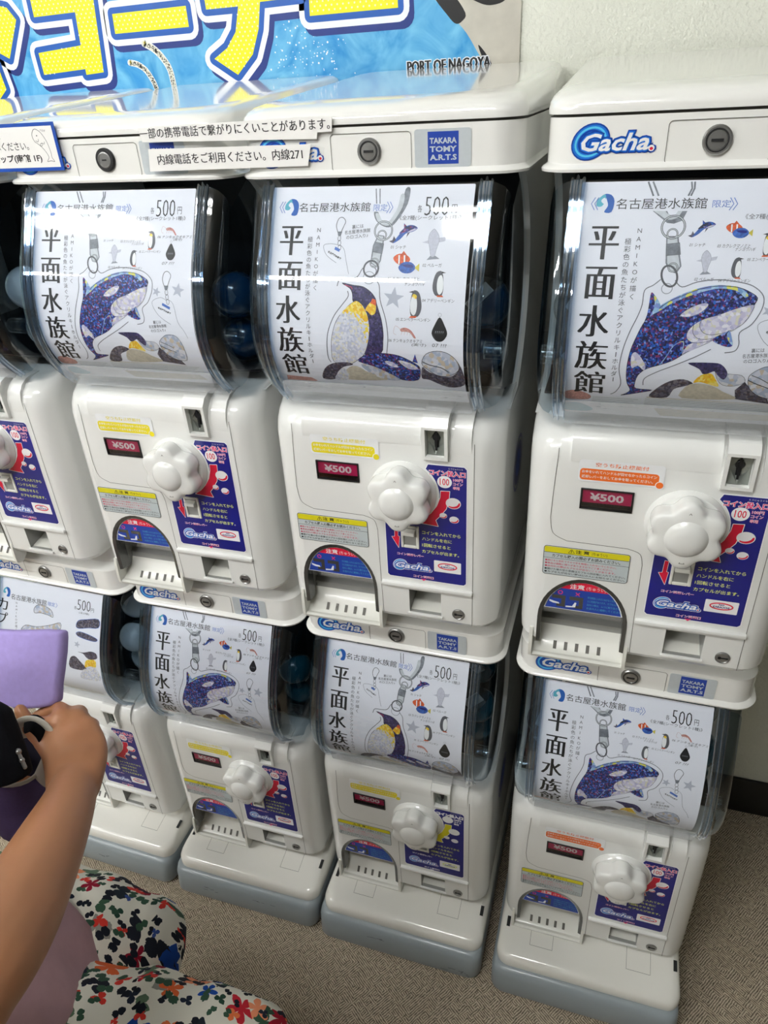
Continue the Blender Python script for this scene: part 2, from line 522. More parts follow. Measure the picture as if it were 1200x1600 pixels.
def painted_sheen(name, op):  # clear plastic whose whitish reflection is mixed in as part-opaque white
    m = bpy.data.materials.new(name); m.use_nodes = True; MATS[name] = m
    nt = m.node_tree; b = nt.nodes['Principled BSDF']
    b.inputs['Base Color'].default_value = lin((226, 230, 234)); b.inputs['Roughness'].default_value = 0.18
    nz = nt.nodes.new('ShaderNodeTexNoise'); nz.inputs['Scale'].default_value = 30
    mp = nt.nodes.new('ShaderNodeMath'); mp.operation = 'MULTIPLY_ADD'; mp.inputs[1].default_value = 0.1; mp.inputs[2].default_value = op
    nt.links.new(nz.outputs['Fac'], mp.inputs[0])
    nt.links.new(mp.outputs[0], b.inputs['Alpha'])
painted_sheen('lip_painted_sheen', 0.24)
ART = {
'o_body': [(49.9,-107.9),(42.8,-102.8),(33.5,-99.1),(21.7,-97.8),(11.5,-98.3),(-1.4,-101.4),(-14.2,-107.0),(-25.7,-112.8),(-34.1,-119.3),(-42.5,-127.5),(-47.8,-135.7),(-52.6,-148.9),(-56.0,-160.7),(-57.6,-174.7),(-57.3,-189.8),(-55.3,-200.2),(-51.6,-209.2),(-56.1,-215.3),(-60.0,-218.3),(-48.6,-214.6),(-42.1,-212.2),(-30.2,-207.5),(-46.1,-206.4),(-48.1,-199.8),(-46.2,-189.1),(-39.1,-181.0),(-27.0,-175.7),(-15.2,-169.8),(-4.0,-160.8),(7.3,-154.6),(17.1,-148.5),(26.4,-141.0),(39.8,-132.6),(45.7,-123.2),(48.0,-114.7)],
'o_jaw': [(48.0,-114.7),(40.3,-115.8),(29.1,-119.9),(18.1,-124.9),(8.1,-128.2),(-0.3,-133.3),(-6.0,-140.6),(-5.9,-147.8),(0.8,-151.6),(11.2,-150.3),(21.2,-145.9),(32.1,-139.1),(41.2,-131.9),(46.3,-122.4)],
'o_jawline': [(4.6,-129.4),(3.8,-135.5),(6.9,-140.9),(13.3,-143.4),(23.5,-141.8),(31.9,-138.4)],
'o_jawlow': [(-1.6,-134.1),(-1.3,-142.0),(4.0,-147.4),(13.9,-147.5),(23.9,-144.3)],
'o_belly': [(0.8,-151.6),(11.2,-150.3),(21.2,-145.9),(15.7,-149.6),(7.3,-154.6),(-3.9,-161.3),(-8.2,-163.5),(-4.8,-155.1)],
'o_eye': [(-14.8,-126.7),(-12.2,-122.6),(-4.0,-117.0),(4.7,-113.9),(8.5,-114.7),(7.5,-118.2),(1.5,-123.9),(-7.1,-127.2)],
'o_dorsal': [(-46.5,-133.3),(-45.0,-126.0),(-44.5,-116.5),(-43.8,-105.4),(-40.2,-107.7),(-34.6,-115.4),(-34.8,-120.2),(-39.6,-125.8)],
'o_dorsal2': [(-42.4,-128.3),(-39.0,-117.9),(-40.9,-107.7),(-34.6,-115.4),(-34.8,-120.2)],
'o_pec': [(16.9,-147.7),(27.7,-140.2),(30.9,-139.2),(34.0,-146.9),(35.3,-152.5),(31.4,-154.3),(23.7,-152.3)],
'o_pec2': [(30.9,-139.2),(34.0,-146.9),(35.3,-152.5),(31.2,-148.7),(28.8,-142.5)],
'o_fin': [(-27.0,-175.7),(-22.0,-165.9),(-17.1,-155.6),(-10.0,-150.8),(-8.1,-153.6),(-8.5,-161.8),(-15.1,-170.6),(-23.7,-176.4)],
'o_tailw': [(-54.9,-170.9),(-53.9,-164.8),(-50.1,-163.8),(-44.4,-170.4),(-40.3,-177.4),(-41.3,-183.0),(-47.5,-177.7),(-52.9,-180.9)],
'o_rim': [(-42.6,-126.8),(-34.3,-117.7),(-25.8,-111.6),(-14.5,-105.5),(-1.6,-100.2),(11.4,-97.3),(21.7,-97.1),(33.6,-98.8),(41.6,-105.0),(39.2,-108.1),(32.6,-102.4),(22.1,-100.3),(11.8,-100.8),(0.4,-104.1),(-13.9,-109.7),(-25.3,-115.7),(-33.8,-122.2)],
'o_line1': [(-36.6,-92.7),(-42.8,-98.3),(-50.0,-103.2),(-50.7,-116.6),(-53.5,-127.9),(-59.4,-144.3),(-63.8,-162.8),(-65.0,-182.5),(-61.6,-200.8),(-65.6,-213.0),(-70.4,-217.5)],
'o_line2': [(-23.5,-93.3),(-16.7,-99.4),(-3.7,-94.5),(13.8,-92.1),(31.5,-93.8),(44.9,-97.4),(54.7,-106.3),(55.0,-118.4),(48.5,-132.4),(39.5,-140.4),(40.6,-151.5),(38.0,-158.0),(29.4,-160.1)],
'o_line3': [(16.9,-157.3),(3.0,-166.2),(-14.3,-175.9),(-29.0,-184.2),(-39.4,-192.6),(-39.9,-201.3)],
'o_hole': [(-30.1,-101.2),(-25.3,-101.1)],
'o_clipL': [(-58.2,-0.7),(-52.2,-14.5)],
'o_clipL2': [(-53.9,-0.7),(-47.5,-14.5)],
'o_clipR': [(-19.5,-1.5),(-18.4,-7.9),(-21.1,-14.9)],
'o_clipR2': [(-16.6,-1.5),(-16.3,-7.9),(-18.8,-14.9)],
'o_clipB': [(-51.3,-28.6),(-37.1,-39.8),(-30.9,-40.5),(-23.8,-37.8),(-20.3,-28.9),(-24.7,-28.9),(-27.2,-33.6),(-31.7,-34.3),(-36.4,-31.9),(-38.3,-28.8)],
'o_ring': [(-31.1,-43.6),(-20.8,-43.6)],
'o_ring2': [(-31.1,-49.9),(-26.6,-49.9)],
'o_ring3': [(-27.1,-81.2),(-23.1,-81.2)],
'o_oval': [(-29.3,-89.4),(-22.5,-89.3),(-28.0,-99.6)],
'o_sw': [(-35.7,-52.3),(-25.9,-52.3),(-22.8,-69.7),(-20.3,-79.9),(-23.6,-86.2),(-29.8,-84.7),(-33.5,-76.9),(-34.4,-67.3)],
'o_swb': [(-35.4,-59.4),(-23.7,-58.1),(-21.7,-68.9),(-34.2,-70.2)],
'o_k1': [(-107.1,-74.3),(-78.8,-42.7)],
'o_k2': [(-107.2,-112.4),(-77.5,-81.4)],
'o_k3': [(-109.5,-149.5),(-79.5,-118.7)],
'o_k4': [(-109.2,-184.1),(-77.7,-154.1)],
'o_k5': [(-108.6,-217.1),(-77.5,-187.2)],
'o_nami': [(-60.9,-46.8),(-61.3,-106.6)],
'o_nami2': [(-69.1,-57.1),(-70.0,-190.7)],
'o_logo': [(-96.0,-20.7),(-89.6,-20.8)],
'o_name': [(-85.4,-26.8),(-3.8,-16.7)],
'o_lim': [(0.9,-26.0),(16.8,-19.1)],
'o_br': [(-108.8,-27.3),(-104.5,-15.3)],
'o_br2': [(18.7,-28.5),(22.4,-17.1)],
'pg_head': [(-1.5,-172.5),(6.8,-171.2),(19.0,-170.8),(28.2,-171.8),(34.9,-179.2),(35.4,-185.7),(32.8,-188.8),(27.4,-184.4),(23.6,-179.9),(18.0,-183.0),(13.4,-183.3),(9.4,-178.0)],
'pg_back': [(-32.3,-217.8),(-26.4,-204.8),(-15.0,-194.1),(-2.6,-191.1),(6.8,-195.7),(-1.3,-200.0),(-10.2,-204.7),(-15.0,-217.4)],
'pg_bib': [(6.6,-194.5),(12.1,-185.3),(20.9,-182.5),(25.8,-188.2),(30.5,-197.6),(23.3,-196.4),(13.5,-193.4)],
'pg_white': [(-0.3,-217.2),(-0.9,-202.7),(7.6,-195.5),(23.4,-196.9),(35.7,-204.2),(48.4,-213.7)],
'pg_wing': [(24.6,-177.1),(36.1,-181.9),(48.5,-183.0),(52.9,-190.3),(44.8,-195.9),(34.0,-195.6),(27.3,-188.1)],
'pg_dark': [(48.4,-213.7),(45.9,-201.1),(52.9,-190.3),(58.9,-197.9),(76.7,-209.8),(80.0,-218.0)],
'bel': [(55.1,-186.2),(57.0,-180.5),(63.2,-174.9),(69.8,-172.0),(82.0,-173.8),(88.0,-187.8),(85.5,-208.9),(70.2,-208.0),(58.3,-197.9)],
'bel_l': [(55.4,-188.1),(62.2,-191.6),(75.1,-196.7)],
'bel_l2': [(57.3,-182.4),(65.3,-185.6),(73.8,-190.7)],
'o_box1': [(-89.6,-221.4),(-38.3,-243.2)],
'o_box2': [(-37.2,-219.6),(100.6,-238.7)],
'fish1': [(-117.4,-217.9),(-105.3,-214.1),(-90.9,-220.9),(-92.4,-228.7),(-106.6,-230.6),(-117.4,-228.6)],
'fish2': [(-117.4,-241.0),(-102.9,-237.2),(-87.4,-248.7),(-93.6,-256.0),(-117.5,-256.0)],
'pg_low': [(-34.8,-218.1),(-28.0,-218.6),(80.4,-219.3),(95.8,-251.2),(7.1,-256.0),(-17.1,-256.0)],
'oi_orca': [(-4.4,-44.5),(-0.0,-43.6)],
'oi_clown': [(22.6,-45.1),(26.8,-44.2)],
'oi_tang': [(28.6,-49.1),(32.9,-48.2)],
'oi_emp': [(52.3,-59.2),(56.5,-58.3)],
'oi_shr': [(76.7,-47.8),(80.8,-47.0)],
'oi_bel': [(1.2,-75.8),(5.5,-75.0)],
'oi_ade': [(29.4,-80.7),(33.6,-79.8)],
'oi_drop': [(80.2,-73.4),(84.3,-72.5)],
'oi_clip': [(75.5,-105.6),(79.5,-104.6)],
'oi_star1': [(90.8,-117.8),(95.0,-116.7)],
'oi_star2': [(61.1,-120.0),(65.3,-118.9)],
'ot_1': [(-14.8,-61.8),(-0.8,-60.6)],
'ot_3': [(9.7,-62.5),(38.1,-61.0)],
'ot_3b': [(25.5,-65.5),(42.8,-64.3)],
'ot_5': [(36.7,-74.6),(66.7,-72.7)],
'ot_6': [(61.3,-57.3),(108.0,-53.3)],
'ot_6b': [(83.0,-60.6),(94.5,-59.8)],
'ot_2': [(-6.7,-93.5),(10.2,-93.0)],
'ot_4': [(14.3,-94.3),(41.7,-93.8)],
'ot_7': [(69.1,-88.2),(86.0,-87.1)],
'o_kaku': [(49.6,-28.9),(54.5,-21.5)],
'o_500': [(57.6,-33.2),(82.8,-12.9)],
'o_yen': [(86.4,-29.7),(92.1,-21.1)],
'o_zen': [(30.4,-37.5),(97.8,-36.8)],
'o_tag': [(74.2,-130.1),(66.3,-126.7),(54.0,-132.7),(61.4,-147.9),(77.0,-158.6)],
'o_tag2': [(77.4,-129.2),(83.4,-134.6),(87.4,-155.4),(94.2,-166.0),(97.9,-175.6)],
'o_tagt': [(61.4,-139.8),(78.6,-146.6)],
'o_tagb': [(67.6,-136.9),(77.9,-141.9)],
'o_ura': [(45.8,-163.4),(70.7,-160.5)],
'p_back': [(-29.5,-103.6),(-16.0,-105.8),(-4.9,-107.2),(4.2,-112.4),(9.9,-119.2),(11.6,-125.2),(16.9,-141.0),(19.2,-155.4),(18.8,-165.7),(15.7,-180.2),(-4.8,-182.5),(0.8,-166.6),(2.9,-151.8),(-0.0,-137.6),(-6.4,-127.6),(-15.4,-123.9),(-16.8,-114.9),(-20.3,-108.9)],
'p_belly': [(-15.4,-123.9),(-26.5,-133.3),(-35.8,-145.0),(-41.0,-159.8),(-43.4,-175.3),(-42.9,-194.6),(-27.2,-199.0),(-10.4,-188.8),(-3.6,-181.2),(1.6,-166.5),(2.9,-151.8),(-0.8,-135.6),(-6.4,-127.6)],
'p_yel': [(-15.4,-123.9),(-24.3,-130.6),(-31.1,-138.2),(-24.3,-136.3),(-15.3,-139.1),(-8.7,-146.1),(-2.3,-162.5),(0.1,-168.8),(3.1,-153.9),(1.4,-139.5),(-1.4,-132.6),(-5.3,-126.6),(-10.9,-122.8)],
'p_yel2': [(-1.5,-131.6),(3.5,-124.4),(7.9,-122.3),(10.7,-125.2),(10.3,-134.3),(5.9,-137.4),(1.5,-133.5)],
'p_org': [(4.5,-124.4),(6.7,-119.3),(10.6,-120.8),(10.8,-127.2)],
'p_beak': [(-26.0,-105.6),(-18.1,-107.8),(-11.2,-113.4),(-16.9,-110.2)],
'p_l1': [(-35.0,-107.2),(-32.0,-100.1),(-20.7,-98.9),(-12.0,-96.7),(-7.1,-88.6),(-4.0,-85.5)],
'p_l2': [(-22.5,-112.0),(-21.7,-118.0),(-28.8,-127.3),(-37.9,-138.8),(-44.0,-151.5),(-47.5,-164.3),(-49.2,-187.3),(-46.8,-196.2)],
'p_l3': [(4.6,-84.5),(9.4,-89.4),(8.2,-97.4),(13.6,-105.3),(15.5,-121.1),(22.0,-141.0),(24.6,-161.3),(22.5,-179.9)],
'p_hole': [(1.6,-97.5),(8.2,-97.4)],
'p_clip': [(1.3,-3.3),(3.5,-19.5)],
'p_clip2': [(5.7,-3.4),(7.3,-19.5)],
'p_clipR': [(34.5,-3.9),(39.7,-4.0),(38.2,-19.8),(30.1,-34.5),(22.3,-43.3),(13.8,-43.3),(4.6,-37.4),(1.2,-28.4),(6.0,-28.4),(11.0,-36.4),(19.8,-38.4),(24.6,-33.5),(31.9,-19.8)],
'p_ring': [(13.7,-47.7),(23.4,-47.7)],
'p_ring2': [(12.5,-52.3),(17.2,-52.3)],
'p_ring3': [(6.6,-81.5),(11.3,-81.4)],
'p_oval': [(3.2,-87.9),(11.4,-87.8),(3.8,-96.5)],
'p_sw': [(8.6,-52.3),(14.7,-53.3),(14.1,-65.3),(12.9,-79.4),(9.0,-85.5),(2.6,-81.5),(3.9,-63.3)],
'p_swb': [(4.9,-59.3),(15.4,-61.3),(14.3,-71.7),(3.3,-69.8)],
'p_k1': [(-108.8,-76.5),(-79.6,-44.1)],
'p_k2': [(-108.5,-115.0),(-78.6,-82.9)],
'p_k3': [(-108.4,-152.8),(-73.6,-119.7)],
'p_k4': [(-107.3,-188.1),(-66.4,-156.6)],
'p_k5': [(-107.1,-223.8),(-62.2,-189.4)],
'p_nami': [(-61.9,-48.2),(-61.1,-109.7)],
'p_nami2': [(-70.9,-59.5),(-58.8,-184.2)],
'p_logo': [(-95.8,-22.0),(-89.2,-22.1)],
'p_name': [(-86.2,-27.6),(-3.2,-17.8)],
'p_lim': [(0.5,-27.4),(16.0,-20.0)],
'p_br': [(-110.0,-28.5),(-104.4,-16.1)],
'p_br2': [(17.3,-29.5),(22.1,-17.6)],
'p_kaku': [(50.4,-26.8),(55.9,-19.1)],
'p_500': [(58.5,-28.8),(84.4,-16.1)],
'p_yen': [(87.5,-28.2),(94.8,-20.1)],
'p_zen': [(31.7,-33.9),(84.1,-34.3)],
'pi_orca': [(37.8,-49.3),(41.4,-49.3)],
'pi_bel': [(69.8,-61.1),(73.3,-61.1)],
'pi_clown': [(37.4,-78.1),(41.0,-78.1)],
'pi_tang': [(43.9,-86.1),(47.4,-86.1)],
'pi_ade': [(80.3,-102.0),(83.8,-101.9)],
'pi_emp': [(54.3,-123.6),(58.0,-123.5)],
'pi_shr': [(44.3,-153.3),(47.9,-153.1)],
'pi_drop': [(82.7,-150.8),(86.2,-150.7)],
'pi_star1': [(30.5,-118.4),(34.2,-118.3)],
'pi_clip': [(-35.8,-42.2),(-32.1,-42.2)],
'pt_1': [(23.5,-66.8),(40.5,-66.7)],
'pt_2': [(60.6,-85.2),(81.3,-84.9)],
'pt_3': [(23.1,-100.1),(58.2,-99.5)],
'pt_3b': [(42.3,-105.1),(64.8,-104.6)],
'pt_4': [(62.7,-121.8),(97.6,-120.9)],
'pt_5': [(33.8,-142.5),(72.3,-141.2)],
'pt_6': [(25.4,-166.0),(63.7,-164.3)],
'pt_6b': [(51.7,-170.2),(68.0,-169.6)],
'pt_7': [(74.8,-169.7),(90.9,-168.9)],
'pt_ura': [(-30.3,-51.3),(-1.1,-46.2)],
'p_tag': [(-37.6,-62.5),(-46.3,-61.5),(-54.0,-63.6),(-49.6,-73.8),(-37.6,-82.0)],
'p_tag2': [(-34.9,-62.5),(-29.6,-67.5),(-26.7,-77.8),(-22.2,-93.9)],
'p_tagt': [(-48.7,-70.8),(-32.9,-78.9)],
'p_tagb': [(-41.0,-68.6),(-35.2,-71.3)],
'q_orca': [(-12.2,-192.7),(-7.7,-186.3),(0.7,-182.3),(16.8,-180.2),(36.7,-182.5),(53.6,-191.2),(59.5,-198.6),(55.0,-216.2),(36.5,-217.9),(24.3,-209.4),(7.5,-199.4)],
'q_fin': [(51.6,-189.4),(55.0,-179.3),(57.6,-191.0)],
'q_eye': [(19.0,-190.9),(27.0,-190.9),(35.1,-197.6),(26.1,-197.7)],
'q_eye2': [(35.0,-188.6),(49.2,-191.5),(57.3,-198.7),(46.0,-199.5)],
'q_jaw': [(-10.4,-196.5),(7.5,-200.0),(24.3,-209.4),(34.2,-218.0),(20.1,-219.3),(0.7,-211.4)],
'q_pg': [(-63.5,-224.1),(-57.1,-206.7),(-44.7,-197.4),(-26.5,-195.0),(-20.1,-198.0),(-32.5,-202.1),(-41.9,-211.7),(-47.5,-223.8)],
'q_pw': [(-47.5,-223.8),(-40.2,-210.0),(-32.9,-203.5),(-28.0,-213.6),(-33.0,-224.3)],
'q_dirt': [(-36.3,-222.8),(-28.3,-204.6),(-15.6,-199.6),(0.7,-211.4),(17.8,-219.5)],
'q_bel': [(62.0,-190.8),(67.6,-178.6),(80.7,-174.3),(93.4,-177.3),(102.6,-187.0),(103.0,-198.1),(91.5,-207.2),(78.4,-206.7),(68.3,-199.3)],
'q_bl': [(63.0,-188.7),(71.1,-192.6),(83.9,-195.6),(92.1,-201.6)],
'q_bd': [(102.6,-187.0),(108.0,-200.4),(108.0,-220.8),(89.4,-226.5),(68.6,-215.0),(60.0,-212.7),(62.5,-195.7),(70.0,-203.1),(91.4,-208.6),(103.0,-198.1)],
'l_logo': [(-104.4,-26.7),(-99.6,-25.9)],
'l_name': [(-93.8,-39.3),(-11.7,-24.1)],
'l_k': [(-110.8,-62.2),(-100.7,-40.3)],
'l_k2': [(-109.6,-88.8),(-99.4,-66.7)],
'l_500': [(56.8,-34.8),(85.0,-15.9)],
'l_fish1': [(-37.9,-56.6),(-39.5,-48.4),(-30.9,-40.3),(-15.6,-40.3),(-0.1,-46.2),(4.3,-58.0),(-7.2,-55.7),(-25.1,-54.5)],
'l_fish2': [(-67.5,-95.6),(-57.0,-83.0),(-31.2,-81.8),(-1.0,-73.4),(21.2,-65.5),(19.6,-80.4),(-5.6,-82.6),(-43.9,-92.5)],
'l_w1': [(56.1,-65.8),(60.3,-54.7),(77.1,-49.9),(103.6,-45.4),(104.5,-60.5),(83.0,-64.3),(63.7,-68.6)],
'l_w2': [(56.9,-78.0),(66.5,-74.2),(88.7,-77.5),(103.5,-82.1),(98.8,-87.1),(79.4,-86.5),(62.0,-83.3)],
'l_ph': [(60.2,-113.8),(73.8,-112.9),(88.9,-107.9),(101.0,-109.9),(102.6,-119.4),(87.5,-124.6),(79.1,-121.8),(72.4,-115.4)],
'l_py': [(77.1,-129.0),(87.5,-124.6),(98.5,-124.6),(97.8,-138.5),(85.4,-138.7),(73.4,-143.6)],
'l_pw': [(73.4,-143.6),(85.4,-138.7),(97.6,-139.6),(103.9,-167.5),(58.0,-171.0)],
'l_pd': [(42.2,-130.4),(53.0,-123.7),(64.3,-132.8),(76.7,-146.5),(63.2,-151.9),(38.5,-150.0)],
'l_nami': [(-80.5,-44.6),(-78.5,-95.4)],
'l_nami2': [(-91.5,-73.9),(-92.3,-87.0)],
'l_star': [(59.6,-99.4),(67.1,-98.1)],
'l_bk': [(108.0,0),(36.8,-157.8),(67.9,-153.3),(103.9,-167.5),(103.6,-182.2)],
'pn_shape': [(57.1,373.0),(60.9,377.6),(106.1,378.1),(109.0,374.5),(108.7,203.5),(105.8,199.0),(2.5,200.8),(-0.8,205.1),(0.1,291.5),(4.4,292.5),(33.3,290.8),(49.0,298.0),(63.4,315.7),(69.3,330.6),(70.4,344.6),(66.7,359.2),(62.5,366.8)],
'pn_t1': [(61.9,365.4),(107.3,369.0)],
'pn_t1r': [(86.3,374.4),(104.3,375.0)],
'pn_100': [(81.1,355.4),(90.5,356.4)],
'pn_t2a': [(91.7,358.6),(104.4,359.1)],
'pn_t2b': [(91.7,353.2),(104.4,353.7)],
'pn_t2c': [(91.7,347.3),(100.2,347.4)],
'pn_arrow': [(76.3,341.8),(87.4,342.5),(86.7,332.7),(82.9,316.8),(74.6,305.0),(68.8,298.1),(71.9,289.4),(43.7,291.7),(54.2,298.7),(63.3,307.9),(71.1,319.5),(75.6,332.7)],
'pn_b1': [(92.2,325.7),(101.8,326.9)],
'pn_b2': [(79.1,306.3),(84.1,307.0)],
'pn_b3': [(93.2,301.7),(99.7,302.6)],
'pn_da': [(13.2,282.6),(17.4,282.2),(16.8,266.8),(19.1,266.4),(17.3,248.4),(8.4,264.8),(12.4,265.4)],
'pn_x1': [(50.4,276.8),(101.6,277.5)],
'pn_x2': [(50.2,267.1),(90.2,267.6)],
'pn_x3': [(49.9,257.2),(88.3,257.6)],
'pn_x4': [(49.7,247.2),(99.8,247.2)],
'pn_lv': [(14.6,238.7),(51.7,239.8)],
'pn_g': [(12.4,219.3),(60.3,218.4)],
'pn_gc': [(18.1,226.6),(27.7,228.2)],
'pn_no': [(66.6,235.9),(102.4,235.4),(102.2,215.8),(65.6,216.9)],
'pn_ret': [(36.4,204.8),(64.8,205.6)],
'pn_tri': [(46.5,203.3),(56.0,204.1),(51.2,200.0)],
'vs_all': [(-128.4,190.9),(-121.5,204.0),(-111.6,218.8),(-101.4,226.6),(-89.1,231.4),(-74.5,232.6),(-59.6,228.5),(-46.5,220.1),(-37.3,211.0),(-31.1,201.2),(-27.1,190.3),(-77.4,191.2)],
'vs_red': [(-111.5,218.4),(-101.4,226.2),(-89.0,231.0),(-74.5,232.3),(-59.6,228.2),(-45.8,218.2)],
'vs_t': [(-95.0,219.0),(-54.8,220.6)],
'vs_o': [(-108.6,215.2),(-105.5,215.8)],
'vs_x': [(-88.6,214.7),(-85.7,215.2)],
'vs_b1': [(-116.4,209.8),(-100.8,210.5),(-100.6,191.8),(-115.3,192.6)],
'vs_b2': [(-97.1,210.4),(-80.6,210.6),(-80.7,192.0),(-95.8,192.7)],
'vs_l1': [(-78.9,208.9),(-40.2,209.1)],
'vs_l2': [(-78.4,203.5),(-34.9,203.3)],
'vs_l3': [(-78.5,198.0),(-34.3,197.2)],
'vs_l4': [(-78.6,192.4),(-33.3,192.6)],
'bn_ko': [(-720.0,946.2),(-721.5,910.7),(-638.7,911.8),(-642.1,866.4),(-730.7,860.9),(-730.1,829.1),(-643.8,832.8),(-643.9,824.5),(-608.4,826.3),(-596.6,946.5)],
'bn_bar': [(-569.0,904.3),(-432.9,905.2),(-433.1,877.9),(-570.6,877.7)],
'bn_na': [(-399.4,930.0),(-398.2,897.8),(-342.7,897.8),(-352.7,865.9),(-370.9,846.1),(-396.2,833.0),(-358.2,809.2),(-327.9,835.0),(-312.8,867.3),(-305.4,900.6),(-237.9,901.7),(-239.8,928.6),(-301.9,929.9),(-297.6,970.9),(-333.8,972.7),(-339.4,929.1)],
'bn_bar2': [(-224.8,908.4),(-226.3,877.4),(-88.3,877.5),(-89.0,905.2)],
'bn_n1': [(-808.8,936.5),(-772.0,927.6),(-759.0,909.8),(-793.8,856.2),(-828.1,874.2)],
'bn_n2': [(-854.6,861.7),(-824.0,850.4),(-818.7,811.5),(-858.9,783.4),(-897.9,795.2)],
'bn_blue': [(-1631.0,1279.8),(-132.9,1094.4),(-69.2,928.9),(-33.2,882.4),(-7.3,859.6),(12.2,840.2),(32.1,811.2),(51.2,788.9),(61.1,768.4),(-2271.1,665.3)],
'bn_bk1': [(-36.8,890.1),(-10.0,888.0),(10.2,864.4),(5.6,855.0),(-3.6,852.6),(-14.8,862.4)],
'bn_bk2': [(19.2,882.1),(66.5,880.6),(62.4,873.0),(44.6,870.7),(29.2,874.8)],
'bn_bk3': [(29.1,825.3),(39.4,815.4),(49.0,800.8),(36.8,807.8)],
'bn_port': [(-76.7,799.9),(47.2,799.4)],
'bn_eel1': [(-520.0,861.4),(-506.0,854.4),(-492.2,842.2),(-480.9,823.8),(-478.1,799.4)],
'bn_eel2': [(-553.6,836.8),(-539.6,833.4),(-525.9,824.5),(-515.4,807.6),(-512.0,796.5)],
'bn_right': [(87.0,873.3),(90.2,802.4)],
'bn_bub': [(-257.4,871.6),(-235.0,837.7),(-210.1,823.8),(-279.3,827.9),(-193.3,835.1),(-240.3,882.4)],
'ga': [(-131.4,712.6),(-56.6,727.4),(-116.7,725.6),(-103.4,725.2)],
'p_yelB': [(-15.4,-123.9),(-22.1,-129.1),(-27.7,-134.8),(-19.7,-134.2),(-9.7,-136.9),(-1.9,-144.8),(1.9,-142.6),(-0.1,-136.6),(-2.8,-130.6),(-6.5,-125.7),(-10.9,-122.8)],
}
# ---------------------------------------------------------------- curved profile of the capsule drum (y, z), top to bottom
PR = [(.052, .715), (.030, .692), (.006, .646), (-.014, .605), (-.026, .565), (-.0295, .525), (-.0170, .487), (.0110, .452), (.030, .437)]
PC = []
for i in range(1, len(PR) - 2):
    for k in range(6):
        t = k / 6
        a, b, c, d = PR[i - 1], PR[i], PR[i + 1], PR[i + 2]
        PC.append(tuple(.5 * (2 * b[q] + (c[q] - a[q]) * t + (2 * a[q] - 5 * b[q] + 4 * c[q] - d[q]) * t * t + (3 * b[q] - a[q] - 3 * c[q] + d[q]) * t ** 3) for q in (0, 1)))
PC.append(PR[-2])
PS = [0.0]
for a, b in zip(PC[:-1], PC[1:]):
    PS.append(PS[-1] + math.hypot(b[0] - a[0], b[1] - a[1]))
def prof_at(s):
    s = max(0.0, min(PS[-1] - 1e-6, s))
    i = 0
    while PS[i + 1] < s:
        i += 1
    t = (s - PS[i]) / (PS[i + 1] - PS[i])
    y, z = PC[i][0] + t * (PC[i + 1][0] - PC[i][0]), PC[i][1] + t * (PC[i + 1][1] - PC[i][1])
    def tang(k):
        k = max(1, min(len(PC) - 2, k))
        ty, tz = PC[k + 1][0] - PC[k - 1][0], PC[k + 1][1] - PC[k - 1][1]
        d = math.hypot(ty, tz)
        return ty / d, tz / d
    t0, t1 = tang(i), tang(i + 1)
    ty, tz = t0[0] + t * (t1[0] - t0[0]), t0[1] + t * (t1[1] - t0[1])
    d = math.hypot(ty, tz)
    return y, z, tz / d, -ty / d        # point and outward direction
CUTS = [-1000 * s for s in PS[1:-1]]
def on_card(x, y, l):
    py, pz, ny, nz = prof_at(-y * MM)
    o = -0.0045 + l * 0.00012
    return (x * MM, py + ny * o, pz + nz * o)

def gacha(a, x0, y0, x1, y1, h, l=2, on_navy=False):
    """the blue and white wordmark with its swirl"""
    w = math.hypot(x1 - x0, y1 - y0)
    ux, uy = (x1 - x0) / w, (y1 - y0) / w
    def at(p, q):
        return (x0 + ux * p - uy * q, y0 + uy * p + ux * q)
    cx, cy = at(w * 0.17, h * 0.5)
    rot = math.atan2(uy, ux)
    edge = 'panel_white' if on_navy else 'gacha_navy'
    a.ell(edge, cx, cy, h * .80, h * .66, l, 28, rot + .5)
    a.ell('gacha_blue', cx, cy, h * .74, h * .60, l + .3, 28, rot + .5)
    a.ring('gacha_sky', cx, cy, h * .62, h * .50, h * .08, l + .5, 28, rot + .5)
    a.ring('gacha_navy', cx, cy, h * .48, h * .40, h * .07, l + .5, 28, rot + .5)
    e = 0.11 * w / 3.6
    for (m, off, g, ll) in (((edge, .115, 1.6, l + .7),) if on_navy else ()) + (('gacha_navy', .10, 1.15, l + 1), ('gacha_blue', .055, .55, l + 1.3), ('panel_white', .022, 0, l + 1.6)):
        p, q = at(w * .05 - e * g, h * .14 - e * g), at(w * .99 + e * g, h * .14 - e * g)
        a.text(m, 'Gacha.', p[0], p[1], q[0], q[1], h * .66 + 2 * e * g, ll, off, 0.28)
    bx, by = at(w * .965, h * .21)
    a.ell('panel_white', bx, by, h * .12, h * .12, l + 1.8, 14)
    a.ell('red', bx, by - h * .02, h * .07, h * .06, l + 2.0, 12)

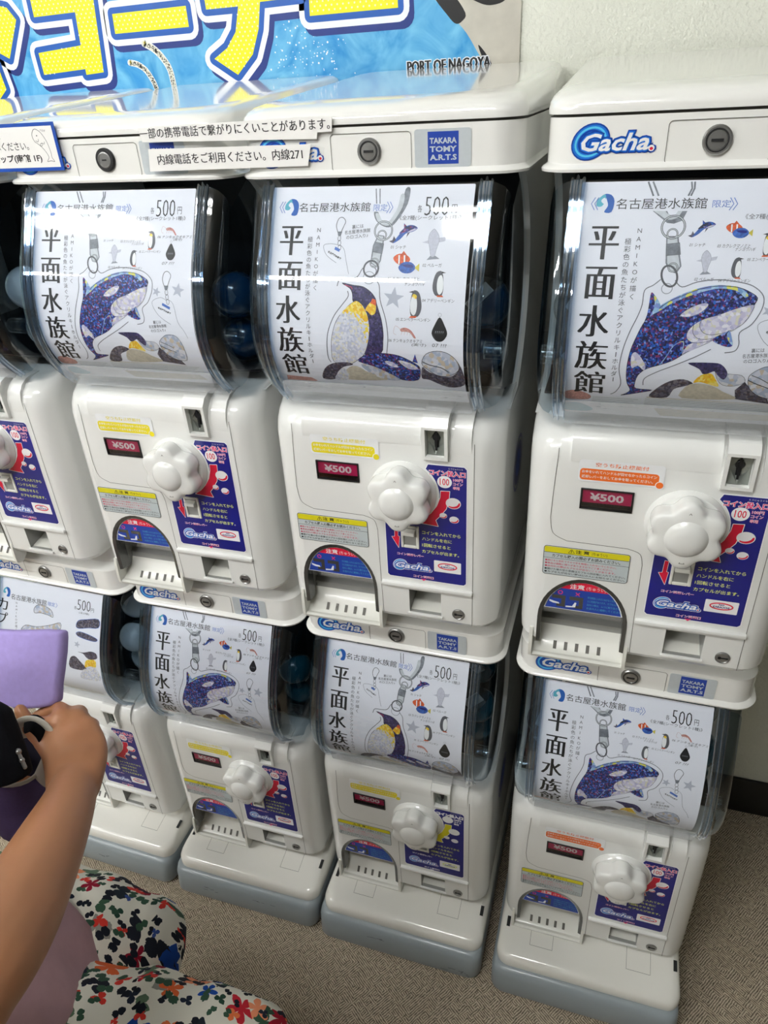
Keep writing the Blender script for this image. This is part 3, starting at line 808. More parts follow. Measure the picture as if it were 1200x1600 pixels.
# ---------------------------------------------------------------- posters behind the clear drum covers
def clasp(a, p):
    g = lambda k: ART[p + '_' + k]
    if p == 'o':
        for k in ('clipL', 'clipL2', 'clipR', 'clipR2'):
            a.line('steel_print', g(k), 1.6, 1)
        a.fill('steel_print', g('clipB'), 1)
        a.fill('steel_light', [(x * .82 + g('clipB')[0][0] * .18 + 1, y * .7 + g('clipB')[0][1] * .3) for x, y in g('clipB')], 1.3)
    else:
        a.line('steel_print', g('clip'), 1.2, 1)
        a.line('steel_print', g('clip2'), 1.2, 1)
        a.fill('steel_print', sm(g('clipR'), True, 3), 1)
        c = g('clipR')
        a.fill('steel_light', sm([(x * .8 + c[9][0] * .2, y * .8 + c[9][1] * .2) for x, y in c], True, 3), 1.3)
    for k, wd in (('ring', 2.0), ('ring2', 1.6), ('ring3', 1.6)):
        (x, y), (x2, _) = g(k)
        r = abs(x2 - x)
        a.ring('ink_soft', x, y, r, r, wd, 1.6)
        a.ring('steel_light', x, y, r, r, wd * .4, 1.8)
    a.fill('steel_light', g('sw'), 1.2)
    a.line('steel_print', g('sw'), 1.4, 1.4, True)
    a.fill('steel_print', g('swb'), 1.7)
    a.line('ink_soft', g('swb'), .6, 1.8, True)
    (x, y), (x2, _), (_, y3) = g('oval')
    a.ring('ink_soft', x, y, abs(x2 - x), abs(y3 - y), 1.9, 1.9, 24, 0.35 if p == 'o' else -0.3)
    (x, y), (x2, _) = g('hole')
    a.ring('line_grey', x, y, abs(x2 - x), abs(x2 - x), .7, 1.5)

def logo_mark(a, x, y, r):
    a.fill('logo_blue', sm([(x - r * .1, y + r), (x + r * .6, y + r * .9), (x + r, y + r * .2), (x + r * .8, y - r), (x, y - r * 1.0), (x + r * .35, y - r * .3), (x + r * .1, y + r * .5)], True, 3), 2)
    a.fill('logo_teal', sm([(x - r * .1, y + r), (x - r * .8, y + r * .4), (x - r * .9, y - r * .3), (x - r * .3, y - r * .35), (x + r * .05, y + r * .4)], True, 3), 2)
    a.fill('paper', sm([(x - r * .1, y - r * .1), (x - r * .45, y + r * .25), (x - r * .1, y + r * .6), (x + r * .1, y + r * .2)], True, 3), 2.3)

def small_orca(a, x, y, s):
    q = lambda P: [(x + u * s, y + v * s) for u, v in P]
    a.fill('fish_blue', sm(q([(-1, -.9), (-.5, -.2), (0, .45), (.6, .6), (1.1, .35), (.7, .05), (.1, -.1), (-.4, -.6)]), True, 3), 1.5)
    a.fill('orca_glitter', sm(q([(-.5, -.1), (0, .4), (.6, .55), (1.05, .35), (.6, .15), (.0, 0)]), True, 3), 1.7)
    a.fill('orca_pale', sm(q([(.2, -.02), (.7, .1), (1.05, .3), (.6, .22)]), True, 3), 1.9)
    a.fill('grey_mix', q([(-1, -.9), (-1.35, -.75), (-1.05, -.65), (-.95, -.3), (-.75, -.6)]), 1.6)
    a.fill('orca_glitter', q([(-.1, .3), (-.15, .75), (.2, .45)]), 1.6)
    a.fill('grey_mix', q([(.25, -.05), (.15, -.45), (.45, 0)]), 1.6)

def small_beluga(a, x, y, s):
    q = lambda P: [(x + u * s, y + v * s) for u, v in P]
    a.fill('pale_sketch', sm(q([(0, 1.1), (.35, .7), (.45, .2), (.3, -.4), (.2, -.9), (-.1, -.9), (-.25, -.3), (-.4, .3), (-.3, .8)]), True, 3), 1.5)
    a.fill('pale_sketch', q([(.3, .4), (1.0, .55), (.9, .2), (.4, .1)]), 1.4)
    a.fill('pale_sketch', q([(-.3, .3), (-.85, .1), (-.3, 0)]), 1.4)
    a.fill('line_grey', q([(.2, -.85), (.6, -1.1), (0, -1.15), (-.4, -1.2), (-.1, -.85)]), 1.4)
    a.line('line_grey', sm(q([(0, 1.1), (.35, .7), (.45, .2), (.3, -.4), (.2, -.9)]), False, 3), .3, 1.7)
    a.line('line_grey', sm(q([(0, 1.1), (-.3, .8), (-.4, .3), (-.25, -.3), (-.1, -.9)]), False, 3), .3, 1.7)

def small_fish(a, cx, cy, tx, ty, s):
    a.fill('fish_orange', sm([(cx - s, cy + .2 * s), (cx - .4 * s, cy + .65 * s), (cx + .5 * s, cy + .5 * s), (cx + .9 * s, cy), (cx + .3 * s, cy - .5 * s), (cx - .5 * s, cy - .4 * s)], True, 3), 1.4)
    a.fill('fish_orange', [(cx - .2 * s, cy + .5 * s), (cx + .1 * s, cy + .95 * s), (cx + .5 * s, cy + .5 * s)], 1.4)
    for d in (-.35, .25):
        a.fill('panel_white', [(cx + (d - .1) * s, cy + .5 * s), (cx + (d + .08) * s, cy + .52 * s), (cx + (d + .12) * s, cy - .4 * s), (cx + (d - .04) * s, cy - .42 * s)], 1.6)
    a.fill('fish_blue', sm([(tx - s, ty), (tx - .5 * s, ty + .55 * s), (tx + .4 * s, ty + .55 * s), (tx + .9 * s, ty), (tx + .4 * s, ty - .55 * s), (tx - .5 * s, ty - .55 * s)], True, 3), 1.8)
    a.fill('fish_yellow', [(tx + .8 * s, ty), (tx + 1.3 * s, ty + .45 * s), (tx + 1.3 * s, ty - .4 * s)], 1.8)
    a.fill('navy', sm([(tx - .5 * s, ty + .3 * s), (tx + .5 * s, ty + .3 * s), (tx + .6 * s, ty), (tx - .2 * s, ty + .05 * s)], True, 3), 1.95)

def small_penguin(a, x, y, s, m=1, yellow=True):
    q = lambda P: [(x + m * u * s, y + v * s) for u, v in P]
    a.fill('ink_soft', sm(q([(-.05, 1), (.3, .85), (.5, .3), (.55, -.4), (.3, -.95), (-.2, -1), (-.35, -.5), (-.3, .4), (-.2, .8)]), True, 3), 1.4)
    a.fill('panel_white', sm(q([(-.15, .65), (.1, .5), (.2, 0), (.15, -.6), (-.05, -.9), (-.3, -.6), (-.32, .1)]), True, 3), 1.6)
    if yellow:
        a.fill('penguin_yellow', sm(q([(-.1, .72), (.15, .6), (.1, .35), (-.2, .5)]), True, 3), 1.8)
    a.fill('ink', q([(-.15, .95), (-.5, .85), (-.15, .8)]), 1.6)
    a.fill('fish_orange', q([(-.3, -.95), (.2, -.95), (.1, -1.08), (-.4, -1.08)]), 1.6)

def small_shrimp(a, x, y, s):
    q = lambda P: [(x + u * s, y + v * s) for u, v in P]
    a.fill('shrimp', sm(q([(-.5, .2), (0, .35), (.6, .1), (1.1, -.6), (.9, -.65), (.5, -.15), (0, -.05), (-.4, -.05)]), True, 3), 1.5)
    for k in range(4):
        a.line('shrimp', q([(-.3 + .3 * k, 0), (-.4 + .3 * k, -.4)]), .25, 1.4)
    a.line('shrimp', sm(q([(-.5, .2), (-1, .5), (-1.2, -.2), (-.9, -.4)]), False, 3), .25, 1.4)
    a.line('text_red', sm(q([(0, .3), (.6, .05), (1.05, -.6)]), False, 3), .3, 1.7)

def small_drop(a, x, y, s):
    a.fill('ink', sm([(x, y + 1.15 * s), (x + .45 * s, y + .45 * s), (x + .72 * s, y - .3 * s), (x + .4 * s, y - .9 * s), (x, y - 1.05 * s), (x - .4 * s, y - .9 * s), (x - .72 * s, y - .3 * s), (x - .45 * s, y + .45 * s)], True, 3), 1.5)
    a.text('line_grey', '?????', x - .4 * s, y - .3 * s, x + .4 * s, y - .3 * s, .22 * s, 2)
    a.ring('line_grey', x, y + 1.35 * s, .15 * s, .15 * s, .3, 1.5, 10)

def small_clip(a, x, y, s):
    a.line('ink_soft', sm([(x - .3 * s, y - .8 * s), (x - .55 * s, y), (x - .3 * s, y + .8 * s), (x + .2 * s, y + .95 * s), (x + .6 * s, y + .5 * s), (x + .4 * s, y - .1 * s), (x + .1 * s, y - .8 * s)], False, 4), .7, 1.6)
    a.fill('steel_print', [(x - .35 * s, y - .7 * s), (x + .25 * s, y - .7 * s), (x + .1 * s, y - 1.2 * s), (x - .25 * s, y - 1.2 * s)], 1.5)
    for k in range(3):
        a.ring('ink_soft', x - .05 * s + .06 * s * k, y - (1.5 + .55 * k) * s, .2 * s, .32 * s, .5, 1.6, 12)

KANJI = '平面水族館'
def poster_base(p):
    a = Art()
    g = lambda k: ART[p + '_' + k]
    a.rect('paper', -119.7, -261.0, 109.0, 0.0, 0, 1.5)
    clasp(a, p)
    (x0, y0), (x1, y1) = g('name')
    a.text('paper', '名古屋港水族館', x0 - .8, y0 - .8, x1 + .8, y0 - .8, y1 - y0 + 1.6, 2, .06)
    a.text('ink', '名古屋港水族館', x0, y0, x1, y0, y1 - y0, 2.6)
    (x, y), (x2, _) = g('logo')
    logo_mark(a, x, y, 8.6)
    (x0, y0), (x1, y1) = g('lim')
    a.rect('paper', x0 - .6, y0 - .5, x1 + .6, y1 + .5, 2)
    a.text('print_blue', '限定', x0, y0, x1, y0, y1 - y0, 2.5)
    for k, c in (('br', -1), ('br2', 1)):
        (x0, y0), (x1, y1) = g(k)
        for d in (0, 3.2):
            xa, xb = (x0 + d, x0 + d + 3.4) if c < 0 else (x1 - d, x1 - d - 3.4)
            a.line('print_blue', [(xb, y1), (xa, (y0 + y1) / 2), (xb, y0)], .7, 2.4)
    for i, ch in enumerate(KANJI):
        (x0, y0), (x1, y1) = ART['o_k%d' % (i + 1)]
        a.glyph_box('ink', ch, x0 + 1.0, y0, x1 - 1.0, y1, 2, -.009, 1.05)
    (x0, y0), (x1, y1) = ART['o_nami']
    a.vtext('ink_soft', 'NAMIKOが描く', x0, y0, x1, y1 - 3, 6.2, 2)
    (x0, y0), (x1, y1) = ART['o_nami2']
    a.vtext('ink_soft', '極彩色の魚たちが泳ぐアクリルキーホルダー', -70.5, y0, -69.5, -196, 6.4, 2)
    return a

def price_text(a, p):
    g = lambda k: ART[p + '_' + k]
    (x0, y0), (x1, y1) = ART['o_kaku'];  a.glyph_box('ink_soft', '各', x0, y0, x1, y1)
    (x0, y0), (x1, y1) = ART['o_500'];   a.glyph_box('ink', '500', x0, y0 + 1, x1, y1, 2, -.02, .22)
    (x0, y0), (x1, y1) = ART['o_yen'];   a.glyph_box('ink_soft', '円', x0, y0, x1, y1)
    (x0, y0), (x1, y1) = ART['o_zen']
    a.text('ink_soft', '《全7種(シークレット1種)》', x0, y0, x1, y0, 5.6, 2)

def lab(a, k, s, h=3.4, sh=.25):
    (x0, y0), (x1, y1) = ART[k]
    a.text('ink_soft', s, x0, y0, x1, y0, h, 2, 0.0, sh)

def back_text(a, k, tag):
    (x0, y0), (x1, y1) = ART[k]
    yy = (y0 + y1) / 2
    xm = (x0 + x1) / 2
    for i, (s, w) in enumerate((('裏には', .45), ('名古屋港水族館', 1.0), ('のロゴ入り♪', .85))):
        d = (x1 - x0) / 2 * w
        a.text('ink_soft', s, xm - d, yy + 3.5 - 5.2 * i - .1 * d, xm + d, yy + 3.5 - 5.2 * i + .1 * d, 4.2, 2)
    a.line('line_grey', sm(ART[tag + '_tag'], False, 4), .5, 1.4)
    a.line('line_grey', sm(ART[tag + '_tag2'], False, 4), .5, 1.4)
    (x0, y0), (x1, y1) = ART[tag + '_tagt']
    a.text('ink', '名古屋港水族館', x0, y0, x1, y1, 2.4, 2, .03)
    (x0, y0), (x1, y1) = ART[tag + '_tagb']
    a.fill('print_blue', [(x0, y0 + 1), (x1, y1 + 1), (x1 + 1, y1 + 4), (x0 + 1, y0 + 4)], 1.8)

def poster_orca():
    a = poster_base('o')
    price_text(a, 'o')
    g = lambda k: ART['o_' + k]
    for k in ('line1', 'line2', 'line3'):
        a.line('ink_grey', sm(g(k), False, 4), .9, 1.2)
    a.fill('orca_glitter', sm(g('body'), True, 3), 1.5)
    a.line('ink', sm(g('body'), True, 3), .6, 1.8, True)
    a.fill('orca_rim', sm(g('rim'), True, 3), 1.7)
    a.fill('orca_glitter', sm(g('dorsal'), True, 3), 1.9)
    a.fill('orca_rim', sm(g('dorsal2'), True, 3), 2.0)
    a.fill('orca_pale', sm(g('belly'), True, 3), 1.8)
    a.fill('orca_pale', sm(g('jaw'), True, 3), 2.0)
    a.line('ink_soft', sm(g('jaw'), True, 3), .4, 2.2, True)
    a.line('ink_soft', sm(g('jawline'), False, 4), .5, 2.2)
    a.line('ink_soft', sm(g('jawlow'), False, 4), .5, 2.2)
    a.fill('orca_pale', sm(g('eye'), True, 3), 2.0)
    a.line('ink_soft', sm(g('eye'), True, 3), .35, 2.2, True)
    a.fill('orca_glitter', sm(g('pec'), True, 3), 2.3)
    a.fill('orca_rim', sm(g('pec2'), True, 3), 2.5)
    a.line('orca_rim', sm(g('fin')[:6], False, 4), .8, 2.3)
    a.fill('orca_pale', sm(g('tailw'), True, 3), 2.0)
    # animals lying along the bottom edge
    a.fill('beige_print', ART['pg_low'], 1.2)
    a.fill('grey_mix', sm(ART['pg_back'], True, 3), 1.4)
    a.fill('beige_print', sm(ART['pg_white'], True, 3), 1.5)
    a.fill('penguin_yellow', sm(ART['pg_bib'], True, 3), 1.8)
    a.fill('penguin_back', sm(ART['pg_head'], True, 3), 2.0)
    a.fill('beluga_mix', sm(ART['pg_wing'], True, 3), 1.7)
    a.line('ink_soft', sm(ART['pg_wing'], True, 3), .4, 1.9, True)
    a.fill('grey_mix', ART['pg_dark'], 1.4)
    a.fill('beluga_mix', sm(ART['bel'], True, 3), 1.7)
    a.line('ink', sm(ART['bel'], True, 3), .5, 1.9, True)
    a.line('ink', sm(ART['bel_l'], False, 3), .9, 2.0)
    a.line('ink_soft', sm(ART['bel_l2'], False, 3), .9, 2.0)
    a.fill('shrimp', sm(ART['fish1'], True, 3), 1.4)
    a.fill('logo_teal', sm(ART['fish2'], True, 3), 1.4)
    for k in ('box1', 'box2'):
        (x0, y1), (x1, y0) = ART['o_' + k]
        a.rect('label_white', x0, y0, min(x1, 108), y1, 2.4)
        for i in range(6):
            yy = y0 + (y1 - y0) * (i + .7) / 6.6
            a.rect('line_grey', x0 + 1.5, yy, min(x1, 108) - 2 - (i * 7) % 11, yy + .5, 2.6)
    P = lambda k: ART['oi_' + k][0]
    small_orca(a, *P('orca'), 9.5); small_fish(a, *P('clown'), *P('tang'), 7.5)
    small_penguin(a, *P('emp'), 10.5); small_shrimp(a, *P('shr'), 9); small_beluga(a, *P('bel'), 10)
    small_penguin(a, *P('ade'), 9.5, -1, False); small_drop(a, *P('drop'), 9); small_clip(a, *P('clip'), 10)
    a.star('star_grey', *P('star1'), 9, 1.1, .2); a.star('star_grey', *P('star2'), 6, 1.1, .4)
    for k, s in (('ot_1', '01 シャチ'), ('ot_3', '03 カクレクマノミと'), ('ot_3b', 'ナンヨウハギ'), ('ot_5', '05 エンペラーペンギン'), ('ot_6', '06 ナンキョクオキアミ'), ('ot_6b', '(実寸)'), ('ot_2', '02 ベルーガ'), ('ot_4', '04 アデリーペンギン'), ('ot_7', '07 ???')):
        lab(a, k, s)
    back_text(a, 'o_ura', 'o')
    return a

def poster_penguin():
    a = poster_base('p')
    price_text(a, 'p')
    g = lambda k: ART['p_' + k]
    for k in ('l1', 'l2', 'l3'):
        a.line('ink_grey', sm(g(k), False, 4), 1.0, 1.2)
    a.fill('penguin_back', sm(g('back'), True, 3), 1.5)
    a.line('ink', sm(g('back'), True, 3), .6, 1.7, True)
    a.fill('penguin_belly', sm(g('belly'), True, 3), 1.8)
    a.line('ink_soft', sm(g('belly'), True, 3), .6, 1.9, True)
    a.fill('penguin_fade', sm(g('yel'), True, 3), 2.0)
    a.fill('penguin_yellow', sm(g('yelB'), True, 3), 2.05)
    a.fill('penguin_yellow', sm(g('yel2'), True, 3), 2.0)
    a.fill('fish_orange', g('org'), 2.1)
    a.line('text_red', g('beak')[:2] + g('beak')[3:], .7, 2.1)
    a.fill('beige_print', sm(ART['q_dirt'], True, 3), 1.9)
    a.fill('grey_mix', sm(ART['q_bd'], True, 3), 1.5)
    a.fill('beluga_mix', sm(ART['q_bel'], True, 3), 1.7)
    a.line('ink', sm(ART['q_bel'], True, 3), .6, 1.9, True)
    a.line('ink', sm(ART['q_bl'], False, 3), 1.1, 2.0)
    a.fill('orca_glitter', sm(ART['q_orca'], True, 3), 2.1)
    a.line('ink', sm(ART['q_orca'], True, 3), .6, 2.3, True)
    a.fill('orca_glitter', ART['q_fin'], 2.1)
    a.fill('orca_pale', sm(ART['q_eye'], True, 3), 2.4)
    a.fill('orca_pale', sm(ART['q_eye2'], True, 3), 2.4)
    a.fill('beluga_mix', sm(ART['q_jaw'], True, 3), 2.4)
    a.fill('grey_mix', sm(ART['q_pg'], True, 3), 2.0)
    a.fill('penguin_belly', sm(ART['q_pw'], True, 3), 2.2)
    a.fill('shrimp', [(-110, -222), (-78, -224), (-72, -230), (-90, -236), (-112, -232)], 1.4)
    for (x0, x1) in ((-112, -64), (-60, 106)):
        a.rect('label_white', x0, -247, x1, -231, 2.5)
        for i in range(6):
            a.rect('line_grey', x0 + 1.5, -245.5 + 2.3 * i, x1 - 2 - (i * 7) % 11, -245 + 2.3 * i, 2.7)
    P = lambda k: ART['pi_' + k][0]
    small_orca(a, *P('orca'), 12.5); small_beluga(a, *P('bel'), 14); small_fish(a, *P('clown'), *P('tang'), 10)
    small_penguin(a, *P('ade'), 13, -1, False); small_penguin(a, *P('emp'), 14); small_shrimp(a, *P('shr'), 11)
    small_drop(a, *P('drop'), 12); small_clip(a, *P('clip'), 9)
    a.star('star_grey', *P('star1'), 12, 1.1, .1)
    for k, s in (('pt_1', '01 シャチ'), ('pt_2', '02 ベルーガ'), ('pt_3', '03 カクレクマノミと'), ('pt_3b', 'ナンヨウハギ'), ('pt_4', '04 アデリーペンギン'), ('pt_5', '05 エンペラーペンギン'), ('pt_6', '06 ナンキョクオキアミ'), ('pt_6b', '(実寸)'), ('pt_7', '07 ???')):
        lab(a, k, s, 4.0, 0.1)
    back_text(a, 'pt_ura', 'p')
    return a

def poster_capsule():
    """the card with fish strips, seen beside the lavender cloth"""
    a = Art()
    g = lambda k: ART['l_' + k]
    a.rect('paper', -119.7, -254, 109.0, 0.0, 0, 1.5)
    (x, y), _ = g('logo')
    logo_mark(a, x, y, 8.6)
    (x0, y0), (x1, y1) = g('name')
    a.text('ink', '名古屋港水族館', x0, y0, x1, y0, 10.5, 2)
    a.text('print_blue', '限定', x1 + 3, y0 + 1, x1 + 19, y0 + 1, 7.5, 2)
    a.line('print_blue', [(x1 + 21, y0 + 9), (x1 + 24, y0 + 4.5), (x1 + 21, y0)], .7, 2)
    for k, ch in (('k', 'カ'), ('k2', 'プ')):
        (x0, y0), (x1, y1) = g(k)
        a.glyph_box('ink', ch, min(x0, x1 - 24), y0, x1, y1, 2, -.006, .5)
    (x0, y0), (x1, y1) = g('500')
    a.glyph_box('ink', '500', x0, y0, x1, y1, 2, -.02, .22)
    a.text('ink_soft', '各', x0 - 7, y0, x0 - 1, y0, 6, 2)
    a.text('ink_soft', '円', x1 + 1, y0, x1 + 8, y0, 7, 2)
    a.text('ink_soft', '(全5種)', x0 + 4, y0 - 7, x1 - 2, y0 - 7, 4, 2)
    for k in ('fish1', 'fish2'):
        a.fill('beluga_mix', sm(g(k), True, 3), 1.2)
        a.line('ink_soft', sm(g(k), True, 3), .9, 1.5, True)
    for k in ('w1', 'w2'):
        a.fill('grey_mix', sm(g(k), True, 3), 1.3)
        a.line('print_blue', sm(g(k), True, 3), .8, 1.5, True)
    a.fill('penguin_belly', sm(g('pw'), True, 3), 1.4)
    a.fill('grey_mix', sm(g('pd'), True, 3), 1.4)
    a.fill('penguin_yellow', sm(g('py'), True, 3), 1.7)
    a.fill('grey_mix', sm(g('ph'), True, 3), 1.9)
    a.star('star_grey', *g('star')[0], 7, 1.1, .3)
    (x0, y0), (x1, y1) = g('nami'); a.vtext('ink_soft', 'NAMIKOが描く', x0, y0, x1, y1, 5.5, 2)
    return a

# ---------------------------------------------------------------- machine parts (built once, shared by all machines)
XC = -0.001
PARTS = {}       # key -> (name, mesh, [sub-part keys])
def part(key, name, me, subs=(), label=None):
    PARTS[key] = (name, me, list(subs), label)

def outward(me):
    b = bmesh.new(); b.from_mesh(me)
    bmesh.ops.recalc_face_normals(b, faces=b.faces[:])
    b.to_mesh(me); b.free()
    return me

def apply_bool(me, cutters):
    o = link('shell', outward(me))
    cs = []
    for c in cutters:
        co = link('cutter', outward(c))
        md = o.modifiers.new('cut', 'BOOLEAN')
        md.operation = 'DIFFERENCE'
        md.solver = 'EXACT'
        md.object = co
        cs.append(co)
    dg = bpy.context.evaluated_depsgraph_get()
    out = bpy.data.meshes.new_from_object(o.evaluated_get(dg))
    for x in cs + [o]:
        bpy.data.objects.remove(x)
    return out

def arch(x0, x1, z0, zs, zt, n=16):
    """window outline: straight sides up to zs, half-ellipse up to zt"""
    cx, rx = (x0 + x1) / 2, (x1 - x0) / 2
    return [(x0, z0), (x1, z0)] + [(cx + rx * math.cos(PI * k / n), zs + (zt - zs) * math.sin(PI * k / n)) for k in range(n + 1)]

def prism_y(bm, pts, y0, y1, mi=0):
    loft(bm, [[(x, y0, z) for x, z in pts], [(x, y1, z) for x, z in pts]], mi)

# body: lower cabinet + side walls hugging the drum
bm = bmesh.new()
rings = []
for (z, w, f, r) in ((.122, .136, .024, .03), (.1225, .141, .016, .03), (.126, .147, .006, .032), (.134, .1515, .0005, .033), (.15, .1525, 0, .034), (.30, .1525, 0, .034), (.398, .1525, 0, .036), (.412, .1525, .0015, .040), (.424, .1522, .007, .044), (.433, .1518, .016, .048), (.438, .151, .027, .05), (.440, .150, .038, .05)):
    rings.append([(x, y, z + (max(0.0, min(1.0, (y - .05) / .1)) * .018 if z > .41 else 0)) for x, y in plan(w, f, .42, r, cx=XC)])
loft(bm, rings)
body_raw = finish('main_body', bm, ['white_plastic', 'gap_black', 'chute_grey', 'seam_dark'])
cut = []
bm = bmesh.new(); prism_y(bm, arch(-.1290, -.0180, .100, .172, .2385), -.03, .085, 0); cut.append(finish('c', bm, 'white_plastic'))
bm = bmesh.new(); box(bm, .0290, .0745, -.03, .045, .1415, .1800); cut.append(finish('c', bm, 'white_plastic'))
bm = bmesh.new(); box(bm, -.0900, -.0320, -.03, .012, .3425, .3685); cut.append(finish('c', bm, 'white_plastic'))
bm = bmesh.new(); box(bm, .0588, .0820, -.03, .014, .3906, .4262); cut.append(finish('c', bm, 'white_plastic'))
bm = bmesh.new(); box(bm, .0245, .0425, -.03, .014, .2530, .2825); cut.append(finish('c', bm, 'white_plastic'))
body = apply_bool(body_raw, cut)
bm = bmesh.new()
bm.from_mesh(body)
# side walls and back of the drum bay
def wall_profile():
    P = [(.42, .438), (.42, .6995), (.098, .6995)]
    for k in range(13):
        a = math.radians(62 - 112 * k / 12)
        P.append((.000 + .172 * math.cos(a) , .563 + .157 * math.sin(a)))
    P += [(.052, .4365)]
    return P
for s in (-1, 1):
    xa, xb = XC + s * .1525, XC + s * .1445
    Pw = wall_profile()
    loft(bm, [[(min(xa, xb), y, z) for y, z in Pw], [(max(xa, xb), y, z) for y, z in Pw]])
box(bm, XC - .1446, XC + .1446, .405, .42, .44, .6995)
# hood at the top of the panel and the coin chute housing
rings = []
for (z, f) in ((.402, -.0001), (.414, -.0006), (.425, .003), (.434, .010), (.440, .020), (.442, .030)):
    rings.append([(-.105, f, z), (.052, f, z), (.052, .05, z), (-.105, .05, z)])
loft(bm, rings)
rings = []
for (z, f) in ((.384, -.0005), (.3865, -.0055), (.430, -.0065), (.440, .0015), (.444, .012), (.445, .03)):
    rings.append([(.0545, f, z), (.0865, f, z), (.0865, .05, z), (.0545, .05, z)])
hb = bmesh.new()
loft(hb, rings)
hm = finish('c', hb, 'white_plastic')
cb = bmesh.new(); box(cb, .0585, .0823, -.03, .02, .3903, .4265); 
hm = apply_bool(hm, [finish('c', cb, 'white_plastic')])
bm.from_mesh(hm)
rings = []
for (z, f) in ((.395, .0), (.412, -.0008), (.425, .003), (.434, .0105), (.440, .021), (.442, .032)):
    rings.append([(.093, f, z), (.1145, f, z), (.1145, .05, z), (.093, .05, z)])
loft(bm, rings)
# ledge above the coin return, raised surround
box(bm, -.0095, .1185, -.0055, .004, .1855, .1915, 0, .0016)
box(bm, .0265, .0770, -.003, .0005, .1375, .1412, 0, .0008)
# seams
def seam(pts, wid=.0007, y=-.0002):
    for a, b in zip(pts[:-1], pts[1:]):
        d = math.hypot(b[0] - a[0], b[1] - a[1]) or 1
        nx, nz = -(b[1] - a[1]) / d * wid / 2, (b[0] - a[0]) / d * wid / 2
        f = bm.faces.new([bm.verts.new((a[0] + nx, y, a[1] + nz)), bm.verts.new((a[0] - nx, y, a[1] - nz)), bm.verts.new((b[0] - nx, y, b[1] - nz)), bm.verts.new((b[0] + nx, y, b[1] + nz))])
        f.material_index = 3
seam([(-.1193, .405), (-.1215, .36), (-.1225, .325)] + sm([(-.1225, .325), (-.118, .303), (-.1012, .2938)], False, 5) + [(-.030, .2925)] + sm([(-.030, .2925), (-.0155, .287), (-.0112, .272)], False, 5) + [(-.0108, .193), (-.0098, .134)])
seam([(.1182, .41), (.1180, .132)])
seam([(-.1193, .405), (-.1188, .418)], .0007, -.0003)
# recess linings
for f in bm.faces:
    c = f.calc_center_median()
    if -.131 < c.x < -.017 and .0035 < c.y < .09 and .110 < c.z < .240:
        f.material_index = 2
    if .028 < c.x < .0755 and .004 < c.y < .05 and .140 < c.z < .181:
        f.material_index = 2
    if -.0905 < c.x < -.0315 and .002 < c.y < .013 and .341 < c.z < .37:
        f.material_index = 1
    if .058 < c.x < .0825 and .0135 < c.y < .0145 and .389 < c.z < .427:
        f.material_index = 1
part('main_body', 'main_body', finish('main_body', bm, ['white_plastic', 'gap_black', 'chute_grey', 'seam_dark'], angle=30), ['side_emblem'])

# round emblem on the cabinet's right flank
a = Art()
a.ell('navy', 150, 315, 42, 42, 1, 40); a.ell('white_plastic', 150, 315, 37, 37, 1.5, 40); a.ell('navy', 150, 315, 33, 33, 2, 40)
a.ell('maker_blue', 150, 315, 20, 20, 2.5, 30)
part('side_emblem', 'side_emblem', a.mesh('side_emblem', lambda x, z, l: (XC + .1525 + l * .0001, x * MM, z * MM)))

# dark lining of the drum bay
bm = bmesh.new()
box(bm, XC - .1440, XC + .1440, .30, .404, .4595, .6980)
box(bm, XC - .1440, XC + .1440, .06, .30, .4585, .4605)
part('drum_lining', 'drum_lining', finish('drum_lining', bm, 'lining_dark'))

# clear drum
bm = bmesh.new()
XS = [(-.1485, -.026), (-.146, -.013), (-.140, -.005), (-.132, -.001), (-.126, .0005), (-.118, .0), (0, 0), (.118, 0), (.126, .0005), (.132, -.001), (.140, -.005), (.146, -.013), (.1485, -.026)]
rings = []
PSUB = [PC[i] for i in range(0, len(PC), 2)]
if PSUB[-1] != PC[-1]: PSUB.append(PC[-1])
for (x, o) in XS:
    ring = []
    for (y, z) in PSUB:
        # shrink towards the drum's middle line
        cy, cz = .085, .562
        dy, dz = y - cy, z - cz
        d = math.hypot(dy, dz)
        ring.append((XC + x, y - dy / d * (-o), z - dz / d * (-o)))
    rings.append(ring)
loft(bm, rings, 0, (False, False), False)
for x, ring in ((XS[0][0], rings[0]), (XS[-1][0], rings[-1])):
    n = len(ring)
    back = []
    for i in range(n):
        t = i / (n - 1)
        ang = math.radians(58 - 106 * t)
        back.append((XC + x, -.002 + .170 * math.cos(ang), .563 + .153 * math.sin(ang)))
    va = [bm.verts.new(p) for p in ring]; vb = [bm.verts.new(p) for p in back]
    for i in range(n - 1):
        f = bm.faces.new((va[i], va[i + 1], vb[i + 1], vb[i])); f.material_index = 1
bmesh.ops.remove_doubles(bm, verts=bm.verts[:], dist=1e-5)
for f in bm.faces:
    if abs(f.calc_center_median().x - XC) > .119:
        f.material_index = 1
part('drum_window', 'drum_window', finish('drum_window', bm, ['clear_plastic', 'clear_end'], angle=60), ['window_rim', 'window_rim2', 'hinge_pin', 'hinge_pin2', 'window_sill'])
